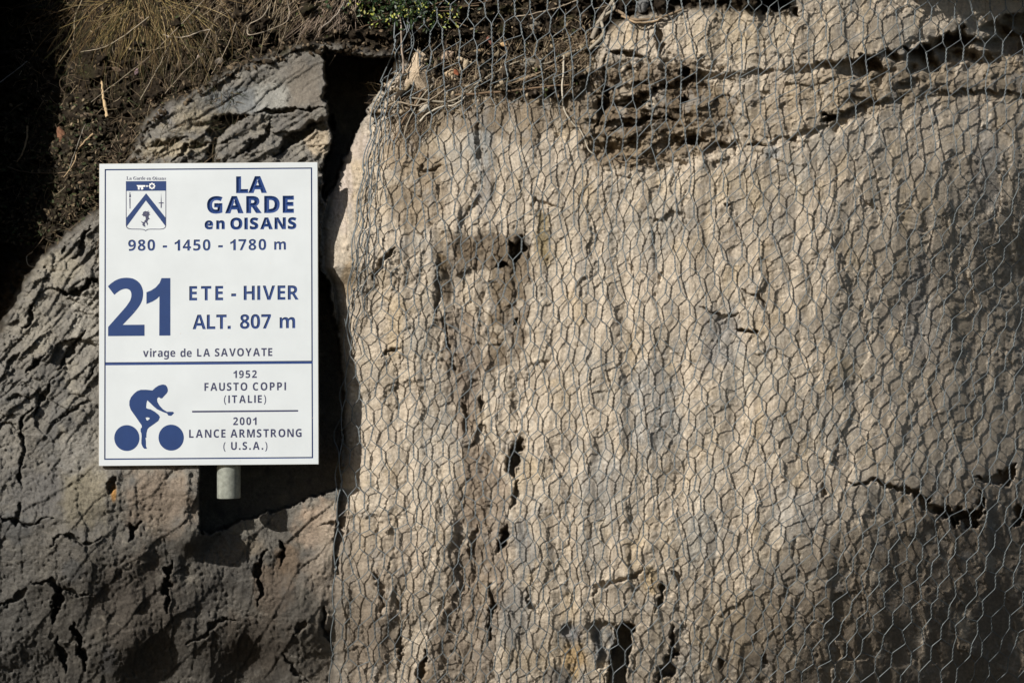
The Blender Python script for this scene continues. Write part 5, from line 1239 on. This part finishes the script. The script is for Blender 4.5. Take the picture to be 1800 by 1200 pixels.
blades(t2, 1500, lambda: (rs.uniform(20, 420), rs.uniform(-20, 420)), 30, lambda x, y: rs.uniform(0, 6.28), .6, .1, dark + tan[1:2], .65, (2, 14), 5, .9)
blades(t2, 900, reg_ledge, 34, lambda x, y: rs.uniform(0, 6.28), .6, .1, tan + dark[:1], .75, (2, 12), 5, .9)
blades(t2, 500, reg_bank, 26, lambda x, y: rs.uniform(0, 6.28), .6, .1, tan + dark, .65, (2, 12), 5, .9)
blades(t2, 150, lambda: (rs.normal(735, 26), rs.normal(175, 26)), 44, lambda x, y: 2.05, .35, .1, tan, .75, (3, 14), 6, .5)
blades(t2, 120, lambda: (rs.normal(1035, 22), rs.normal(75, 26)), 50, lambda x, y: 2.2, .35, .1, tan, .8, (3, 16), 6, .5)
v_keep = t2.build('rootlets')
tag(v_keep, 'tangle of fine roots and twigs over the dark bank and ledge', 'roots', kind='stuff')

# -- leafy mats: small dark leaves in the shaded corner, ivy-like litter
def leaves_mesh(name, n, region, size, cols, mat, lift, parent=None, origin=None):
    V_, F_, C_ = [], [], []
    b = 0
    for k in range(n):
        x, y, dd = region()
        ln = size * rs.uniform(0.6, 1.3) * S; wd = ln * rs.uniform(0.35, 0.55)
        c = np.array(P(x, y, dd - rs.uniform(*lift)))
        ax = rs.normal(size=3); ax[1] *= 0.6; ax /= np.linalg.norm(ax)
        nn = np.array([-0.3, -1.0, 0.5]) + rs.normal(0, 0.7, 3); nn /= np.linalg.norm(nn)
        sd = np.cross(ax, nn); sd /= np.linalg.norm(sd) + 1e-9; up = np.cross(sd, ax)
        pts = [c - ax * ln * .5, c - ax * ln * .1 + sd * wd * .5 + up * wd * .12, c + ax * ln * .28 + sd * wd * .38 + up * wd * .1, c + ax * ln * .5,
               c + ax * ln * .28 - sd * wd * .38 + up * wd * .1, c - ax * ln * .1 - sd * wd * .5 + up * wd * .12, c]
        V_ += pts; F_ += [(b + 6, b + i, b + (i + 1) % 6) for i in range(6)]; b += 7
        cc_ = np.array(cols[rs.randint(len(cols))]) * rs.uniform(.7, 1.3); C_ += [cc_] * 7
    V_ = np.array(V_)
    if origin is not None: V_ = V_ - np.array(origin)
    me = mesh_np(name, V_, np.array(F_), smooth=False); set_tint(me, np.array(C_))
    return link(name, me, mat, parent)
shrub = empty('shrub', P(715, 20, 70))
tag(shrub, 'small dark green shrub with yellow-green tips growing at the top above the crevice', 'shrub')
def reg_shrub():
    while True:
        x, y = rs.normal(715, 44), rs.normal(4, 26)
        if y < 56 - 0.0016 * (x - 715) ** 2 + 7 * math.sin(x / 9): return x, y, surf_s(x, min(y, 60))
green = [(.012, .028, .008), (.02, .042, .011), (.008, .018, .006), (.03, .055, .015)]
lime = [(.26, .28, .05), (.34, .33, .09), (.16, .20, .04)]
leaves_mesh('foliage', 1300, reg_shrub, 8.5, green, M_LEAF, (2, 44), shrub, shrub.location)['kind'] = 'stuff'
def reg_tips():
    cx, cy = [(628, 8), (660, 38), (690, 30), (716, 20), (786, 42), (770, 30), (740, 14), (796, 18), (650, 20), (705, 8)][rs.randint(10)]
    x, y = rs.normal(cx, 8), rs.normal(cy, 7)
    return x, y, surf_s(x, y)
leaves_mesh('new_leaves', 120, reg_tips, 7.5, lime, M_LEAF, (24, 48), shrub, shrub.location)['kind'] = 'stuff'
tb = Tubes()
for k in range(26):
    x0, y0 = rs.normal(705, 12), rs.normal(10, 8); x1, y1 = rs.normal(715, 44), rs.normal(16, 22)
    dq = surf_s(x0, y0)
    tb.add(smooth_path(np.array([P(x0, y0, dq - 2), P((x0 + x1) / 2 + 4, (y0 + y1) / 2 + 5, dq - 18), P(x1, y1, dq - 34)]), 10) - np.array(shrub.location), 1.1 * S, (.10, .07, .045), 5)
br = tb.build('branches'); br.parent = shrub; br['kind'] = 'stuff'
def reg_left():
    while True:
        x, y = rs.uniform(-20, 190), rs.uniform(180, 430)
        if sample(sdB, x, y) > 0: return x, y, surf(x, y)
tag(leaves_mesh('leaf_litter', 1500, reg_left, 9.0, [(.035, .045, .02), (.06, .05, .03), (.03, .026, .018), (.10, .075, .045)], M_LITTER, (1, 14)),
    'small dark leaves and litter filling the shaded hollow left of the sign', 'leaf litter', kind='stuff')
def reg_b2():
    x, y = reg_bank(); return x, y, surf(x, y)
tag(leaves_mesh('bank_litter', 1500, reg_b2, 7.5, [(.14, .10, .065), (.09, .065, .04), (.20, .155, .10), (.05, .04, .028), (.05, .06, .022)], M_LITTER, (1, 12)),
    'scattered crumbs of dry leaf over the earth bank', 'leaf litter', kind='stuff')
